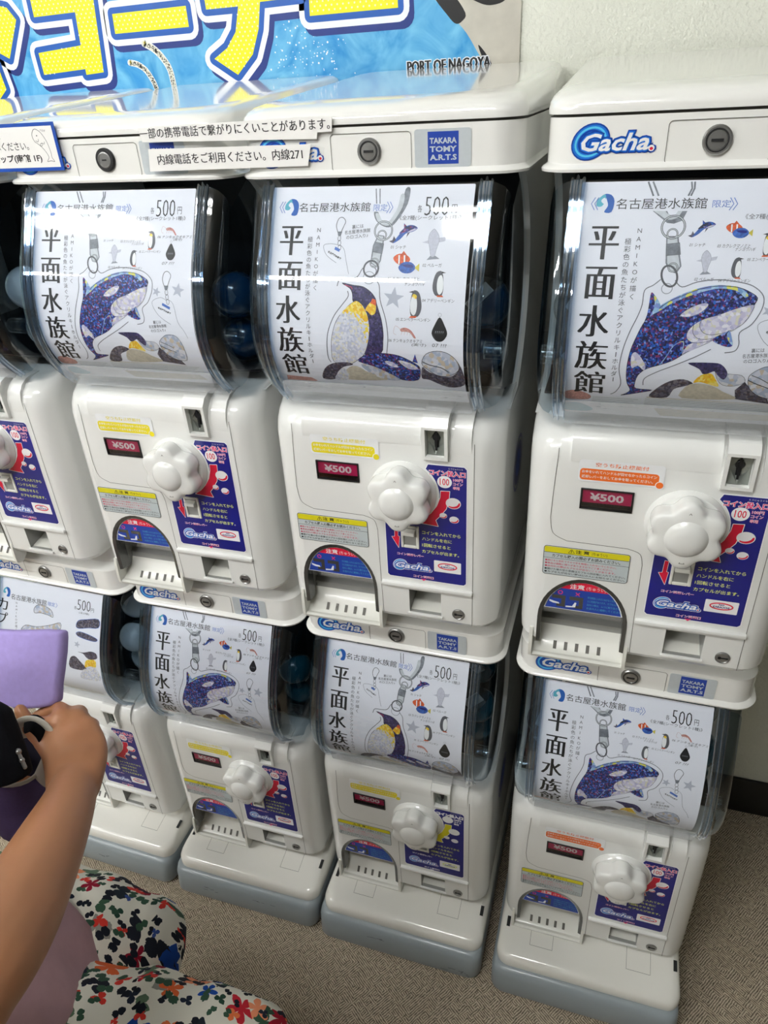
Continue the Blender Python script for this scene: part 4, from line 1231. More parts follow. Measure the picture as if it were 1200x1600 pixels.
for key, s in (('window_rim', 1), ('window_rim2', -1)):
    bm = bmesh.new()
    sec = [(.1150, .0004), (.1154, .0028), (.1164, .0038), (.1176, .0034), (.1186, .0012), (.1206, .0012), (.1214, .0046), (.1226, .0062), (.1238, .0050), (.1246, .0010), (.1264, .0010), (.1272, .0028), (.1282, .0034), (.1291, .0024), (.1293, .0004)]
    ra = []
    for (y, z) in PC:
        dy, dz = y - .085, z - .562
        d = math.hypot(dy, dz)
        uy, uz = dy / d, dz / d
        ra.append([(XC + s * x, y + uy * h, z + uz * h) for x, h in sec])
    loft(bm, ra)
    part(key, 'window_rim', finish('window_rim', bm, 'clear_thick', angle=40))
bm = bmesh.new()
def at_s(s, o):
    y, z, ny, nz = prof_at(s)
    return (y + ny * o, z + nz * o)
secs = [at_s(PS[-1] - .001, .0006), at_s(PS[-1] - .001, .0085), at_s(PS[-1] - .008, .0100), at_s(PS[-1] - .020, .0098), at_s(PS[-1] - .026, .0084), at_s(PS[-1] - .036, .0035), at_s(PS[-1] - .039, .0006)]
loft(bm, [[(XC - .1148, y, z) for y, z in secs], [(XC + .1148, y, z) for y, z in secs]])
part('window_sill', 'window_sill', finish('window_sill', bm, 'lip_painted_sheen'))
for key, s in (('hinge_pin', 1), ('hinge_pin2', -1)):
    bm = bmesh.new()
    tube(bm, [(XC + s * .1255, .018, .520), (XC + s * .1465, .018, .520)], .0105, 18)
    tube(bm, [(XC + s * .1255, .018, .520), (XC + s * .1467, .018, .520)], .0062, 14)
    part(key, 'hinge_pin', finish('hinge_pin', bm, 'capsule_clear'))

# lids
def lid_mesh(upper):
    bm = bmesh.new()
    W = []
    base = [(.6985, .152, .036, .028), (.6987, .1585, .029, .030), (.6995, .1612, .0255, .032), (.7020, .1618, .0248, .033), (.7040, .1600, .0265, .032), (.7054, .1572, .0295, .031), (.7066, .1562, .0310, .031), (.7440, .1560, .0312, .031), (.7462, .1562, .0316, .031)]
    for z, w, f, r in base:
        W.append([(x, y, z) for x, y in plan(w, f, .432, r, .01, XC)])
    loft(bm, W, 0, (True, False))
    if upper:
        loft(bm, [[(x, y, z) for x, y in plan(w, f, .430, r, .01, XC)] for z, w, f, r in ((.7460, .1562, .0316, .031), (.7460, .1535, .0345, .03), (.7490, .1535, .0345, .03), (.7490, .1568, .0306, .031))], 1, (False, False))
        cap = [(.7488, .1575, .0300, .031), (.7530, .1578, .0298, .032), (.7585, .1570, .0310, .034), (.7630, .1545, .0350, .036), (.7664, .1500, .0420, .040), (.7686, .1430, .0530, .045), (.7696, .1320, .0680, .05), (.7696, .1200, .0850, .05)]
        W = []
        for z, w, f, r in cap:
            k = max(0.0, min(1.0, (z - .7500) / .0170))
            W.append([(x, y, z + k * max(0.0, y - .05) * .080) for x, y in plan(w, f, .436, r, .012, XC)])
        loft(bm, W, 0, (False, True))
    else:
        rest = [(.7475, .1552, .0330, .031), (.7500, .152, .040, .03), (.7520, .148, .050, .03), (.7620, .145, .055, .03), (.7785, .143, .058, .03)]
        loft(bm, [[(x, y, z) for x, y in plan(w, f, .432, r, .01, XC)] for z, w, f, r in [base[-1]] + rest], 0, (False, True))
    # lock panel outline
    pts = []
    for (cx, cz, a0) in ((.038, .7082, -PI / 2), (.038, .7362, 0), (-.0425, .7362, PI / 2), (-.0425, .7082, PI)):
        pts += [(cx + .004 * math.cos(a0 + PI / 2 * k / 4), cz + .004 * math.sin(a0 + PI / 2 * k / 4)) for k in range(5)]
    pts.append(pts[0])
    for a, b in zip(pts[:-1], pts[1:]):
        d = math.hypot(b[0] - a[0], b[1] - a[1]) or 1
        nx, nz = -(b[1] - a[1]) / d * .0003, (b[0] - a[0]) / d * .0003
        y = .0305
        f = bm.faces.new([bm.verts.new((a[0] + nx, y, a[1] + nz)), bm.verts.new((a[0] - nx, y, a[1] - nz)), bm.verts.new((b[0] - nx, y, b[1] - nz)), bm.verts.new((b[0] + nx, y, b[1] + nz))])
        f.material_index = 1
    return finish('lid', bm, ['lid_plastic', 'seam_dark'], angle=40)
part('lid_top', 'lid', lid_mesh(True), ['lid_lock', 'maker_sticker', 'wordmark_sticker'])
part('lid_low', 'lid', lid_mesh(False), ['lid_lock', 'maker_sticker', 'wordmark_sticker'])
bm = bmesh.new()
lathe(bm, [(.0128, .0005), (.0128, -.0022), (.0115, -.0034), (.0095, -.0034), (.0085, -.0022), (.0080, -.0022), (.0080, -.0032), (.0001, -.0036)], 28, 0, -.0036, .0308, .7232)
box(bm, -.0088, .0016, .0266, .0276, .7220, .7244, 1)
lathe(bm, [(.0100, -.0020), (.0100, -.0036), (.0090, -.0036), (.0090, -.0020)], 28, 1, -.0036, .0308, .7232)
part('lid_lock', 'lid_lock', finish('lid_lock', bm, ['chrome', 'gap_black']))
bm = bmesh.new()
lathe(bm, [(.0128, .0005), (.0128, -.0022), (.0115, -.0034), (.0092, -.0034)], 28, 1, -.0036, .0308, .7232)
lathe(bm, [(.0088, -.0030), (.0086, -.0038), (.0076, -.0040), (.0070, -.0034), (.0001, -.0036)], 24, 2, -.0036, .0308, .7232)
box(bm, -.0066, -.0006, .0268, .0274, .7225, .7239, 1)
part('lid_lock_black', 'lid_lock', finish('lid_lock', bm, ['dark_metal', 'gap_black', 'chrome']), (), 'black ringed lock')
a = Art()
a.rect('silver_sticker', 45.5, 706.3, 104.6, 741.5, 1, 3)
a.rect('maker_blue', 59.6, 709.3, 91.6, 739.0, 2)
for i, s in enumerate(('TAKARA', 'TOMY', 'A.R.T.S')):
    a.text('silver_sticker', s, 61.5, 728.0 - 7.6 * i, 89.7, 728.0 - 7.6 * i, 5.4, 3, .035)
part('maker_sticker', 'maker_sticker', a.mesh('maker_sticker', flat(.0306)))
a = Art()
gacha(a, -127, 713.5, -57, 713.5, 23, 1)
part('wordmark_sticker', 'wordmark_sticker', a.mesh('wordmark_sticker', flat(.0306)))

# turning handle
bm = bmesh.new()
lathe(bm, [(.0440, .0005), (.0440, -.0012), (.0420, -.0035), (.0400, -.0075), (.0385, -.0080)], 48, 0, .0268, 0, .3350)
collar = finish('handle_collar', bm, ['white_plastic'])
part('handle_collar', 'handle_collar', collar)
lob = lambda a: 1.06 - .20 * (.5 - .5 * math.cos(6 * a)) ** 1.35
bm = bmesh.new()
lathe(bm, [(.0372, -.0070), (.0396, -.0088), (.0404, -.0120), (.0404, -.0240), (.0400, -.0280), (.0388, -.0305), (.0360, -.0322), (.0310, -.0332), (.0262, -.0338)], 96, 0, .0268, 0, .3350, 'Y', lob)
lathe(bm, [(.0262, -.0300), (.0232, -.0335), (.0218, -.0345), (.0205, -.0362), (.0170, -.0385), (.0115, -.0402), (.0055, -.0410), (.0001, -.0412)], 40, 0, .0268, 0, .3350)
for q in ((0, .0305), (PI, .0305)):
    cx, cz = .0268 + q[1] * math.sin(q[0]), .3350 + q[1] * math.cos(q[0])
    v = [(cx - .0028, -.0334, cz - .002), (cx + .0028, -.0334, cz - .002), (cx, -.0334, cz + .0028)]
    for i in range(3):
        p, r = Vector(v[i]), Vector(v[(i + 1) % 3])
        d = (r - p).normalized() * .0003
        nn = Vector((-d.z, 0, d.x))
        f = bm.faces.new([bm.verts.new(p + nn), bm.verts.new(p - nn), bm.verts.new(r - nn), bm.verts.new(r + nn)]); f.material_index = 1
part('turning_handle', 'turning_handle', finish('turning_handle', bm, ['white_plastic', 'seam_dark'], angle=50), ['handle_collar'])

# coin slot plate: bevelled diamond with a slit
bm = bmesh.new()
x0, x1, z0, z1 = .0590, .0818, .3908, .4260
xm, zm = (x0 + x1) / 2, (z0 + z1) / 2
o = [bm.verts.new(p) for p in ((x0, .002, z0), (x1, .002, z0), (x1, .002, z1), (x0, .002, z1))]
e = [bm.verts.new(p) for p in ((xm, -.001, z0 + .002), (x1 - .002, .0035, zm), (xm, .003, z1 - .002), (x0 + .002, .0035, zm))]
c = [bm.verts.new(p) for p in ((xm - .0025, .006, zm - .009), (xm + .0025, .006, zm - .009), (xm + .003, .006, zm + .01), (xm - .003, .006, zm + .01))]
for q in ((o[0], e[0], e[3]), (o[0], o[1], e[0]), (o[1], e[1], e[0]), (o[1], o[2], e[1]), (o[2], e[2], e[1]), (o[2], o[3], e[2]), (o[3], e[3], e[2]), (o[3], o[0], e[3])):
    bm.faces.new(q)
bm.faces.new((e[0], e[1], c[1], c[0])); bm.faces.new((e[1], e[2], c[2], c[1])); bm.faces.new((e[2], e[3], c[3], c[2])); bm.faces.new((e[3], e[0], c[0], c[3]))
f = bm.faces.new(c); f.material_index = 1
lathe(bm, [(.0048, .0036), (.0040, .0030), (.0001, .0030)], 16, 1, xm, 0, zm + .005)
box(bm, xm - .0012, xm + .0012, .0024, .004, z0 + .004, z1 - .004, 1)
part('coin_slot', 'coin_slot', finish('coin_slot', bm, ['plate_grey', 'gap_black'], smooth=False))

# price display
bm = bmesh.new()
for (a0, a1, b0, b1) in ((-.0906, -.0314, .3675, .3692), (-.0906, -.0314, .3418, .3435), (-.0906, -.0885, .3435, .3675), (-.0335, -.0314, .3435, .3675)):
    box(bm, a0, a1, -.0018, .004, b0, b1, 0, .0006)
part('price_display', 'price_display', finish('price_display', bm, 'dark_metal'), ['price_card', 'display_window'])
def price_card(name, drop):
    a = Art()
    a.rect('price_magenta', -88.5, 351 - drop, -33.5, 369.5 - drop, 1)
    a.text('panel_white', '¥500', -80, 353.8 - drop, -42, 353.8 - drop, 10.2, 2, .03)
    return a.mesh('price_card', flat(.0012))
part('price_card', 'price_card', price_card('price_card', 1.0))
bm = bmesh.new(); box(bm, -.0887, -.0333, -.0003, .0001, .3433, .3677)
part('display_window', 'display_window', finish('display_window', bm, 'smoked_window'))

# bubble label above the price
def bubble(col):
    a = Art()
    a.rect('label_white', -95.2, 378.5, -2.6, 406, 1, 4)
    a.rect(col, -93.6, 380.5, -8, 395, 1.5, 4)
    a.ell(col, -6.6, 381.5, 4.2, 4.2, 1.6, 18)
    a.ring('label_white', -6.6, 381.5, 4.4, 4.4, .8, 1.8)
    a.text(col, '空うち防止機能付', -77, 398.2, -20, 398.2, 5.2, 2, .01)
    a.text('label_white', 'お金をいれてハンドルが回せなかったらコイン', -91.5, 389.2, -10.5, 389.2, 3.9, 2, .015)
    a.text('label_white', '返却レバーをおしてお金を取ってください。', -91.5, 383, -14, 383, 3.9, 2, .015)
    return a.mesh('bubble_label', flat(-.0006))
part('bubble_yellow', 'bubble_label', bubble('label_yellow'), (), 'yellow bubble label')
part('bubble_orange', 'bubble_label', bubble('label_orange'), (), 'orange bubble label')

# caution label
def caution(top, ground):
    a = Art()
    a.rect('scuff', -127.6, 241.7, -25.2, 284.6, 1, 4)
    a.rect(ground, -126.9, 242.4, -25.9, 283.9, 1.4, 3.4)
    a.rect(top, -126.6, 275.2, -26.2, 283.4, 1.7, 2)
    a.rect('scuff', -126.9, 274.6, -25.9, 275.2, 1.9)
    a.rect('scuff', -126.9, 266.6, -25.9, 267.1, 1.9)
    a.text('ink', '⚠注 意', -98, 276.4, -73, 276.4, 6.0, 2.2, .02)
    a.text('ink', '(ちゅうい)', -70, 276.6, -52, 276.6, 5, 2.2)
    a.text('ink', 'カプセル購入の際必ずお読みください。', -117, 268.4, -36, 268.4, 5.0, 2.2, .015)
    for i, (m, s) in enumerate((('text_red', '●開けると危険ですので手を無理に入れないでください。'), ('text_red', '●商品は個数に限りがありますのでご了承ください。'), ('text_red', '●品切れの際はカプセルが出ないことがあります。'), ('ink', '●開けた後の空の容器はカプセル回収箱に入れてください。'), ('ink', '●カプセルが出ない時は係の人にお知らせください。'))):
        a.text(m, s, -125, 261.6 - 4.3 * i, -40 + (12 if i > 2 else -4 * (i % 2)), 261.6 - 4.3 * i, 3.1, 2.2, .01)
    return a.mesh('caution_label', flat(-.0006))
part('caution_pale', 'caution_label', caution('caution_yellow', 'caution_grey'), (), 'yellow and pale grey caution label')

# blue instruction panel
def panel(alt=False):
    g = lambda k: ART['pn_' + k]
    red = 'caution_yellow' if alt else 'red'
    pink = 'panel_white' if alt else 'pink_red'
    a = Art()
    sh = g('shape')
    cx, cz = 26.8, 335.0
    arc = [(cx + 47.5 * math.cos(t), cz + 47.5 * math.sin(t)) for t in [math.radians(d) for d in range(50, -62, -8)]]
    out = [(60.5, 377.8), (106, 377.8), (109.1, 374.6), (109.1, 203), (106, 200), (3, 200.6), (0, 203.6), (0.4, 291.8), (3.5, 292.2), (30, 290.5)]
    ol = out[:1] + out[1:]
    inner = list(reversed(arc))
    shape = ol + inner
    a.fat('panel_white', shape, 1.1, 0.6)
    a.fill('navy', shape, 1.2)
    a.rect('chute_grey', 23.5, 252.5, 44, 283.5, 1.6)
    (x0, y0), (x1, y1) = g('t1'); a.text('panel_white', 'コイン投入口', x0 - .8, y0 - 2.6, x1 + .6, y0 - 2.6, 9.4, 2, .09); a.text(pink if not alt else 'panel_white', 'コイン投入口', x0, y0 - 2, x1, y0 - 2, 8.2, 2.4, .03)
    (x0, y0), (x1, y1) = g('t1r'); a.text('panel_white', 'とうにゅうぐち', x0, y0 - 1, x1, y0 - 1, 2.2, 2)
    (x, y), (x2, _) = g('100'); a.ell('panel_white', x, y, 9.4, 8.6, 2, 26); a.text('panel_white' if alt else 'red', '100', x - 6, y - 4.6, x + 6, y - 4.6, 9.4, 2.4, .01)
    for k, s in (('t2a', '100円'), ('t2b', 'コイン'), ('t2c', '専用')):
        (x0, y0), (x1, y1) = g(k); a.text('panel_white', s, x0, y0 - 1.6, x1, y0 - 1.6, 4.6, 2, .05); a.text('panel_white' if alt else 'pink_red', s, x0, y0 - 1.6, x1, y0 - 1.6, 4.4, 2.4, .0)
    a.fat('panel_white', g('arrow'), .8, 1.6); a.fill(red, g('arrow'), 2)
    for k, r in (('b1', 9.8), ('b2', 5.0), ('b3', 6.3)):
        (x, y), _ = g(k)
        a.ell('panel_white', x, y, r, r * .82, 2.2, 26)
        if not alt:
            a.fill('red', [(x + r * .9 * math.cos(t), y + r * .73 * math.sin(t)) for t in [math.radians(d) for d in range(-135, 16, 15)]] + [(x - r * .16 + r * .86 * math.cos(t), y + r * .22 + r * .70 * math.sin(t)) for t in [math.radians(d) for d in range(-8, -121, -14)]], 2.5)
    a.fat('panel_white', g('da'), .5, 1.6); a.fill(red, g('da'), 2)
    for k, s in (('x1', 'コインを入れてから'), ('x2', 'ハンドルを右に'), ('x3', '1回転させると'), ('x4', 'カプセルが出ます。')):
        (x0, y0), (x1, y1) = g(k); a.text('text_yellow', s, x0, y0 - 2.4, x1, y0 - 2.4, 5.6, 2, .015)
    (x0, y0), (x1, y1) = g('lv'); a.text('panel_white', 'コイン返却レバー', x0, y0 - 2, x1, y0 - 2, 4.4, 2, .05); a.text('panel_white' if alt else 'pink_red', 'コイン返却レバー', x0, y0 - 2, x1, y0 - 2, 4.2, 2.3, -.005)
    (x0, y0), (x1, y1) = g('g'); gacha(a, x0 - 3, y0 - 5, x1 + 1, y0 - 5, 13.5, 1.6, True)
    q = g('no'); a.rect('panel_white', q[3][0], q[3][1] + .4, q[1][0], q[0][1] - .4, 2, 1.2)
    cx, cy = (q[3][0] + q[1][0]) / 2, (q[3][1] + q[0][1]) / 2
    a.ring('text_yellow' if alt else 'red', cx, cy + .8, 12.5, 4.6, 1.6, 2.3)
    a.text('navy', 'NO', cx - 3, cy + 1.6, cx + 3, cy + 1.6, 2.6, 2.6, .04); a.text('navy', 'KARAUCHI', cx - 9, cy - 1.9, cx + 9, cy - 1.9, 2.8, 2.6, .04)
    (x0, y0), (x1, y1) = g('ret'); a.text('panel_white', 'コイン返却口', x0, y0 - 2, x1, y0 - 2, 4.6, 2, .05); a.text('panel_white' if alt else 'pink_red', 'コイン返却口', x0, y0 - 2, x1, y0 - 2, 4.4, 2.3, -.005)
    tx = (x0 + x1) / 2
    a.fill('panel_white' if alt else 'pink_red', [(tx - 4, y0 - 3), (tx + 4, y0 - 3), (tx, y0 - 6.4)], 2.2)
    return a.mesh('instruction_panel', flat(-.0003))
part('panel_red', 'instruction_panel', panel(False), ['coin_lever'])
part('panel_yellow', 'instruction_panel', panel(True), ['coin_lever'], 'blue instruction panel with yellow arrow')
bm = bmesh.new()
for (a0, a1, b0, b1) in ((.0213, .0250, .2505, .2852), (.0420, .0462, .2505, .2852), (.0250, .0420, .2505, .2545), (.0250, .0420, .2815, .2852)):
    box(bm, a0, a1, -.0022, .003, b0, b1, 0, .0009)
box(bm, .0235, .0435, .0125, .0138, .252, .2835, 1)
loft(bm, [[(.0255, -.001, .2700), (.0412, -.001, .2700), (.0412, .006, .2675), (.0255, .006, .2675)], [(.0255, -.0085, .2735), (.0412, -.0085, .2735), (.0412, .006, .2735), (.0255, .006, .2735)], [(.0255, -.0080, .2780), (.0412, -.0080, .2780), (.0412, .006, .2812), (.0255, .006, .2812)]])
part('coin_lever', 'coin_lever', finish('coin_lever', bm, ['tray_plastic', 'chute_grey'], smooth=False))

# small round lock beside the coin return
bm = bmesh.new()
lathe(bm, [(.0088, .0005), (.0088, -.0012), (.0076, -.0020), (.0066, -.0012), (.0001, -.0016)], 24, 0, .0988, 0, .1492)
box(bm, .0960, .1050, -.0022, -.0014, .1484, .1500, 1)
box(bm, .0935, .0968, -.0021, -.0014, .1475, .1510, 1)
part('panel_lock', 'panel_lock', finish('panel_lock', bm, ['chrome', 'gap_black']))
# coin return floor
bm = bmesh.new()
loft(bm, [[(.0292, .006, .1417), (.0743, .006, .1417), (.0743, .044, .1500), (.0292, .044, .1500)], [(.0292, .006, .1424), (.0743, .006, .1424), (.0743, .044, .1507), (.0292, .044, .1507)]])
box(bm, .043, .060, .040, .0445, .166, .176, 1)
part('coin_return', 'coin_return', finish('coin_return', bm, ['tray_plastic', 'seam_dark'], smooth=False))

# capsule tray with visor
bm = bmesh.new()
L, R = -.1385, -.0125
# flange: two side rails running down past the cabinet's edge
for (xa, xb) in ((L, L + .0045), (R - .0045, R)):
    prof = [(.002, .150), (-.0004, .140), (-.0016, .124), (-.0022, .112), (-.0010, .1035), (.004, .1005), (.012, .1002), (.022, .108), (.030, .120), (.030, .140)]
    loft(bm, [[(xa, y, z) for y, z in prof], [(xb, y, z) for y, z in prof]])
# sloping floor and lip
prof = [(.060, .1400), (.034, .1345), (.031, .1285), (.014, .1100), (.0075, .1068), (.0025, .1078), (-.0012, .1062), (.0005, .1015), (.0065, .1002), (.016, .1010), (.034, .1200), (.060, .1310)]
loft(bm, [[(L + .004, y, z) for y, z in prof], [(R - .004, y, z) for y, z in prof]])
for i in range(5):
    cx = -.1046 + .0144 * i
    for k, (ya, za, yb, zb) in enumerate(((.0205, .1171, .0125, .1084),)):
        q = [bm.verts.new(p) for p in ((cx - .0022, ya - .0004, za + .0004), (cx + .0022, ya - .0004, za + .0004), (cx + .0022, yb - .0004, zb + .0004), (cx - .0022, yb - .0004, zb + .0004))]
        f = bm.faces.new(q); f.material_index = 1
# inner ramp with a ribbed shelf
loft(bm, [[(-.128, .084, .1290), (-.019, .084, .1290), (-.019, .084, .1620), (-.128, .084, .1620)], [(-.128, .040, .1290), (-.019, .040, .1290), (-.019, .040, .1500), (-.128, .040, .1500)], [(-.128, .034, .1290), (-.019, .034, .1290), (-.019, .034, .1440), (-.128, .034, .1440)]], 3)
# grey frame round the arch
n = 20
cx, rx = (-.129 - .018) / 2, (.129 - .018) / 2
ro, ri = [], []
for k in range(n + 1):
    t = PI * k / n
    ro.append((cx + (rx + .0006) * math.cos(t), .172 + .0672 * math.sin(t)))
    ri.append((cx + (rx - .0045) * math.cos(t), .172 + .0615 * math.sin(t)))
ro = [(ro[0][0], .131)] + ro + [(ro[-1][0], .131)]
ri = [(ri[0][0], .131)] + ri + [(ri[-1][0], .131)]
sec = [[(ro[i][0], -.0006, ro[i][1]), (ri[i][0], .0010, ri[i][1]), (ri[i][0], .02, ri[i][1]), (ro[i][0], .02, ro[i][1])] for i in range(len(ro))]
loft(bm, sec, 2)
part('capsule_tray', 'capsule_tray', finish('capsule_tray', bm, ['tray_plastic', 'seam_dark', 'visor_grey', 'chute_grey'], angle=30), ['tray_visor'])
a = Art()
g = lambda k: ART['vs_' + k]
va = [(-.0735 + .0505 * math.cos(PI * k / 24), .172 + .0612 * math.sin(PI * k / 24)) for k in range(25)]
ZB = 186.5
dome = [(x * 1000, z * 1000) for x, z in va if z * 1000 > ZB]
t = math.asin((ZB / 1000 - .172) / .0612)
dome = [(-73.5 + 50.5 * math.cos(t), ZB)] + dome + [(-73.5 - 50.5 * math.cos(t), ZB)]
a.fill('label_white', dome, 1)
a.fill('maker_blue', [(-73.5 + (x + 73.5) * .965, ZB + .8 + (z - ZB) * .955) for x, z in dome], 1.4)
top = [(-73.5 + (x + 73.5) * .965, ZB + .8 + (z - ZB) * .955) for x, z in dome]
zc = 217.5
red = [p for p in top if p[1] > zc]
a.fill('red', red, 1.8)
a.text('label_white', '注意', -92, 220.5, -74, 220.5, 8.0, 2.2, .02); a.text('label_white', '(ちゅうい)', -71.5, 220.8, -48, 220.8, 6.2, 2.2)
a.ring('pink_red', -103, 213.2, 2.6, 2.6, 1.1, 2.2)
a.line('pink_red', [(-84, 210.6), (-79, 215.6)], 1.2, 2.2); a.line('pink_red', [(-84, 215.6), (-79, 210.6)], 1.2, 2.2)
for x in (-113, -91):
    a.fill('visor_grey', [(x, 208.5), (x + 17, 208.5), (x + 17, 190.5), (x + 6, 190.5), (x + 6, 195), (x + 12, 195), (x + 12, 203), (x, 203)], 2)
    a.fill('label_white', [(x - 3, 200), (x + 3, 198), (x + 9, 197), (x + 10, 194.5), (x + 2, 195), (x - 3, 197)] if x < -100 else [(x - 4, 193), (x + 4, 193.5), (x + 7, 200), (x + 9, 199.5), (x + 8, 192), (x - 4, 190.5)], 2.3)
for i, s in enumerate(('手を無理に入れるとぬけなくなる', 'など危険があります。カプセルが', '出ない時は、ムリに取り出さず', 'お店の人に連絡してください。')):
    a.text('logo_teal', s, -69, 208.5 - 5.6 * i, -36 + 3.6 * i, 208.5 - 5.6 * i, 3.4, 2.2)
me = a.mesh('tray_visor', flat(.0030))
bm = bmesh.new(); bm.from_mesh(me)
prism_y(bm, [(x / 1000, z / 1000) for x, z in dome], .0033, .0052, len(me.materials))
for f in bm.faces:
    pass
fl = [(-.1235, .0045, .1868), (-.0235, .0045, .1868), (-.0235, .0105, .1730), (-.1235, .0105, .1730)]
loft(bm, [fl, [(x, y + .0012, z) for x, y, z in fl]], len(me.materials) + 1)
part('tray_visor', 'tray_visor', finish('tray_visor', bm, [m.name for m in me.materials] + ['visor_grey', 'smoked_window'], smooth=False), (), 'grey visor with red and blue warning sticker')

# display cards
part('card_orca', 'display_card', poster_orca().mesh('display_card', on_card, CUTS), (), 'display card with a blue glittering orca keyring')
part('card_penguin', 'display_card', poster_penguin().mesh('display_card', on_card, CUTS), (), 'display card with an emperor penguin keyring')
part('card_fish', 'display_card', poster_capsule().mesh('display_card', on_card, CUTS), (), 'display card with fish and penguin drawings')

def add_part(key, parent):
    name, me, subs, label = PARTS[key]
    o = link(name, me, parent)
    if label:
        o['label'] = label
    for s in subs:
        add_part(s, o)
    return o
# ---------------------------------------------------------------- room
WALL_Y = 0.45
def quad_obj(name, pts, m, thick=None):
    bm = bmesh.new()
    bm.faces.new([bm.verts.new(p) for p in pts])
    return link(name, finish(name, bm, m, smooth=False))

def wall_material():
    m = mat('wall_vinyl', (226, 228, 216), 0.7, var=0.015, scale=3)
    nt = m.node_tree
    b = nt.nodes['Principled BSDF']
    tc = [n for n in nt.nodes if n.type == 'TEX_COORD'][0]
    nz = nt.nodes.new('ShaderNodeTexNoise'); nz.inputs['Scale'].default_value = 190; nz.inputs['Detail'].default_value = 4
    bp = nt.nodes.new('ShaderNodeBump'); bp.inputs['Strength'].default_value = 0.6; bp.inputs['Distance'].default_value = 0.004
    nt.links.new(tc.outputs['Object'], nz.inputs['Vector']); nt.links.new(nz.outputs['Fac'], bp.inputs['Height']); nt.links.new(bp.outputs['Normal'], b.inputs['Normal'])
def carpet_material():
    m = bpy.data.materials.new('carpet'); m.use_nodes = True; MATS['carpet'] = m
    nt = m.node_tree; b = nt.nodes['Principled BSDF']; b.inputs['Roughness'].default_value = 0.95; b.inputs['Specular IOR Level'].default_value = 0.1
    tc = nt.nodes.new('ShaderNodeTexCoord')
    # patches of short pile strokes lying in two directions
    vo = nt.nodes.new('ShaderNodeTexVoronoi'); vo.inputs['Scale'].default_value = 85
    nt.links.new(tc.outputs['Object'], vo.inputs['Vector'])
    sp = nt.nodes.new('ShaderNodeSeparateColor'); nt.links.new(vo.outputs['Color'], sp.inputs['Color'])
    ws = []
    for ang in (35, 125):
        mp = nt.nodes.new('ShaderNodeMapping'); mp.inputs['Rotation'].default_value = (0, 0, math.radians(ang)); nt.links.new(tc.outputs['Object'], mp.inputs['Vector'])
        w = nt.nodes.new('ShaderNodeTexWave'); w.inputs['Scale'].default_value = 85; w.inputs['Distortion'].default_value = 3.0; w.inputs['Detail'].default_value = 2
        nt.links.new(mp.outputs[0], w.inputs['Vector']); ws.append(w)
    gt = nt.nodes.new('ShaderNodeMath'); gt.operation = 'GREATER_THAN'; gt.inputs[1].default_value = 0.5; nt.links.new(sp.outputs['Red'], gt.inputs[0])
    mx = nt.nodes.new('ShaderNodeMix'); mx.data_type = 'FLOAT'; nt.links.new(gt.outputs[0], mx.inputs[0]); nt.links.new(ws[0].outputs['Fac'], mx.inputs[2]); nt.links.new(ws[1].outputs['Fac'], mx.inputs[3])
    nz = nt.nodes.new('ShaderNodeTexNoise'); nz.inputs['Scale'].default_value = 160; nz.inputs['Detail'].default_value = 5; nt.links.new(tc.outputs['Object'], nz.inputs['Vector'])
    ad = nt.nodes.new('ShaderNodeMath'); ad.operation = 'MULTIPLY_ADD'; ad.inputs[1].default_value = 0.45; nt.links.new(mx.outputs[0], ad.inputs[0])
    m2 = nt.nodes.new('ShaderNodeMath'); m2.operation = 'MULTIPLY'; m2.inputs[1].default_value = 0.6; nt.links.new(nz.outputs['Fac'], m2.inputs[0]); nt.links.new(m2.outputs[0], ad.inputs[2])
    rp = nt.nodes.new('ShaderNodeValToRGB'); rp.color_ramp.elements[0].position = 0.2; rp.color_ramp.elements[1].position = 0.8
    rp.color_ramp.elements[0].color = lin((70, 60, 48)); rp.color_ramp.elements[1].color = lin((206, 192, 170))
    nt.links.new(ad.outputs[0], rp.inputs['Fac']); nt.links.new(rp.outputs['Color'], b.inputs['Base Color'])
    bp = nt.nodes.new('ShaderNodeBump'); bp.inputs['Strength'].default_value = 0.5; bp.inputs['Distance'].default_value = 0.004; nt.links.new(ad.outputs[0], bp.inputs['Height']); nt.links.new(bp.outputs['Normal'], b.inputs['Normal'])
wall_material(); carpet_material()
mat('ceiling_white', (206, 206, 202), 0.8, scale=5)
mat('room_wall', (112, 112, 108), 0.8, scale=4)
mat('base_black', (17, 17, 18), 0.45, var=0.1)
mat('lamp_steel', (220, 222, 222), 0.4)
X0, X1, Y0, ZC = -3.4, 2.6, -3.2, 2.55
struct(quad_obj('floor', [(X0, Y0, 0), (X1, Y0, 0), (X1, WALL_Y, 0), (X0, WALL_Y, 0)], 'carpet'))
struct(quad_obj('ceiling', [(X0, Y0, ZC), (X0, WALL_Y, ZC), (X1, WALL_Y, ZC), (X1, Y0, ZC)], 'ceiling_white'))
struct(quad_obj('wall_back', [(X0, WALL_Y, 0), (X1, WALL_Y, 0), (X1, WALL_Y, ZC), (X0, WALL_Y, ZC)], 'wall_vinyl'))
struct(quad_obj('wall_left', [(X0, Y0, 0), (X0, WALL_Y, 0), (X0, WALL_Y, ZC), (X0, Y0, ZC)], 'room_wall'))
struct(quad_obj('wall_right', [(X1, WALL_Y, 0), (X1, Y0, 0), (X1, Y0, ZC), (X1, WALL_Y, ZC)], 'room_wall'))
struct(quad_obj('wall_front', [(X1, Y0, 0), (X0, Y0, 0), (X0, Y0, ZC), (X1, Y0, ZC)], 'room_wall'))
bm = bmesh.new(); box(bm, X0, X1, WALL_Y - .008, WALL_Y, 0, .102, 0, .002)
struct(link('baseboard_back', finish('baseboard_back', bm, 'base_black')))

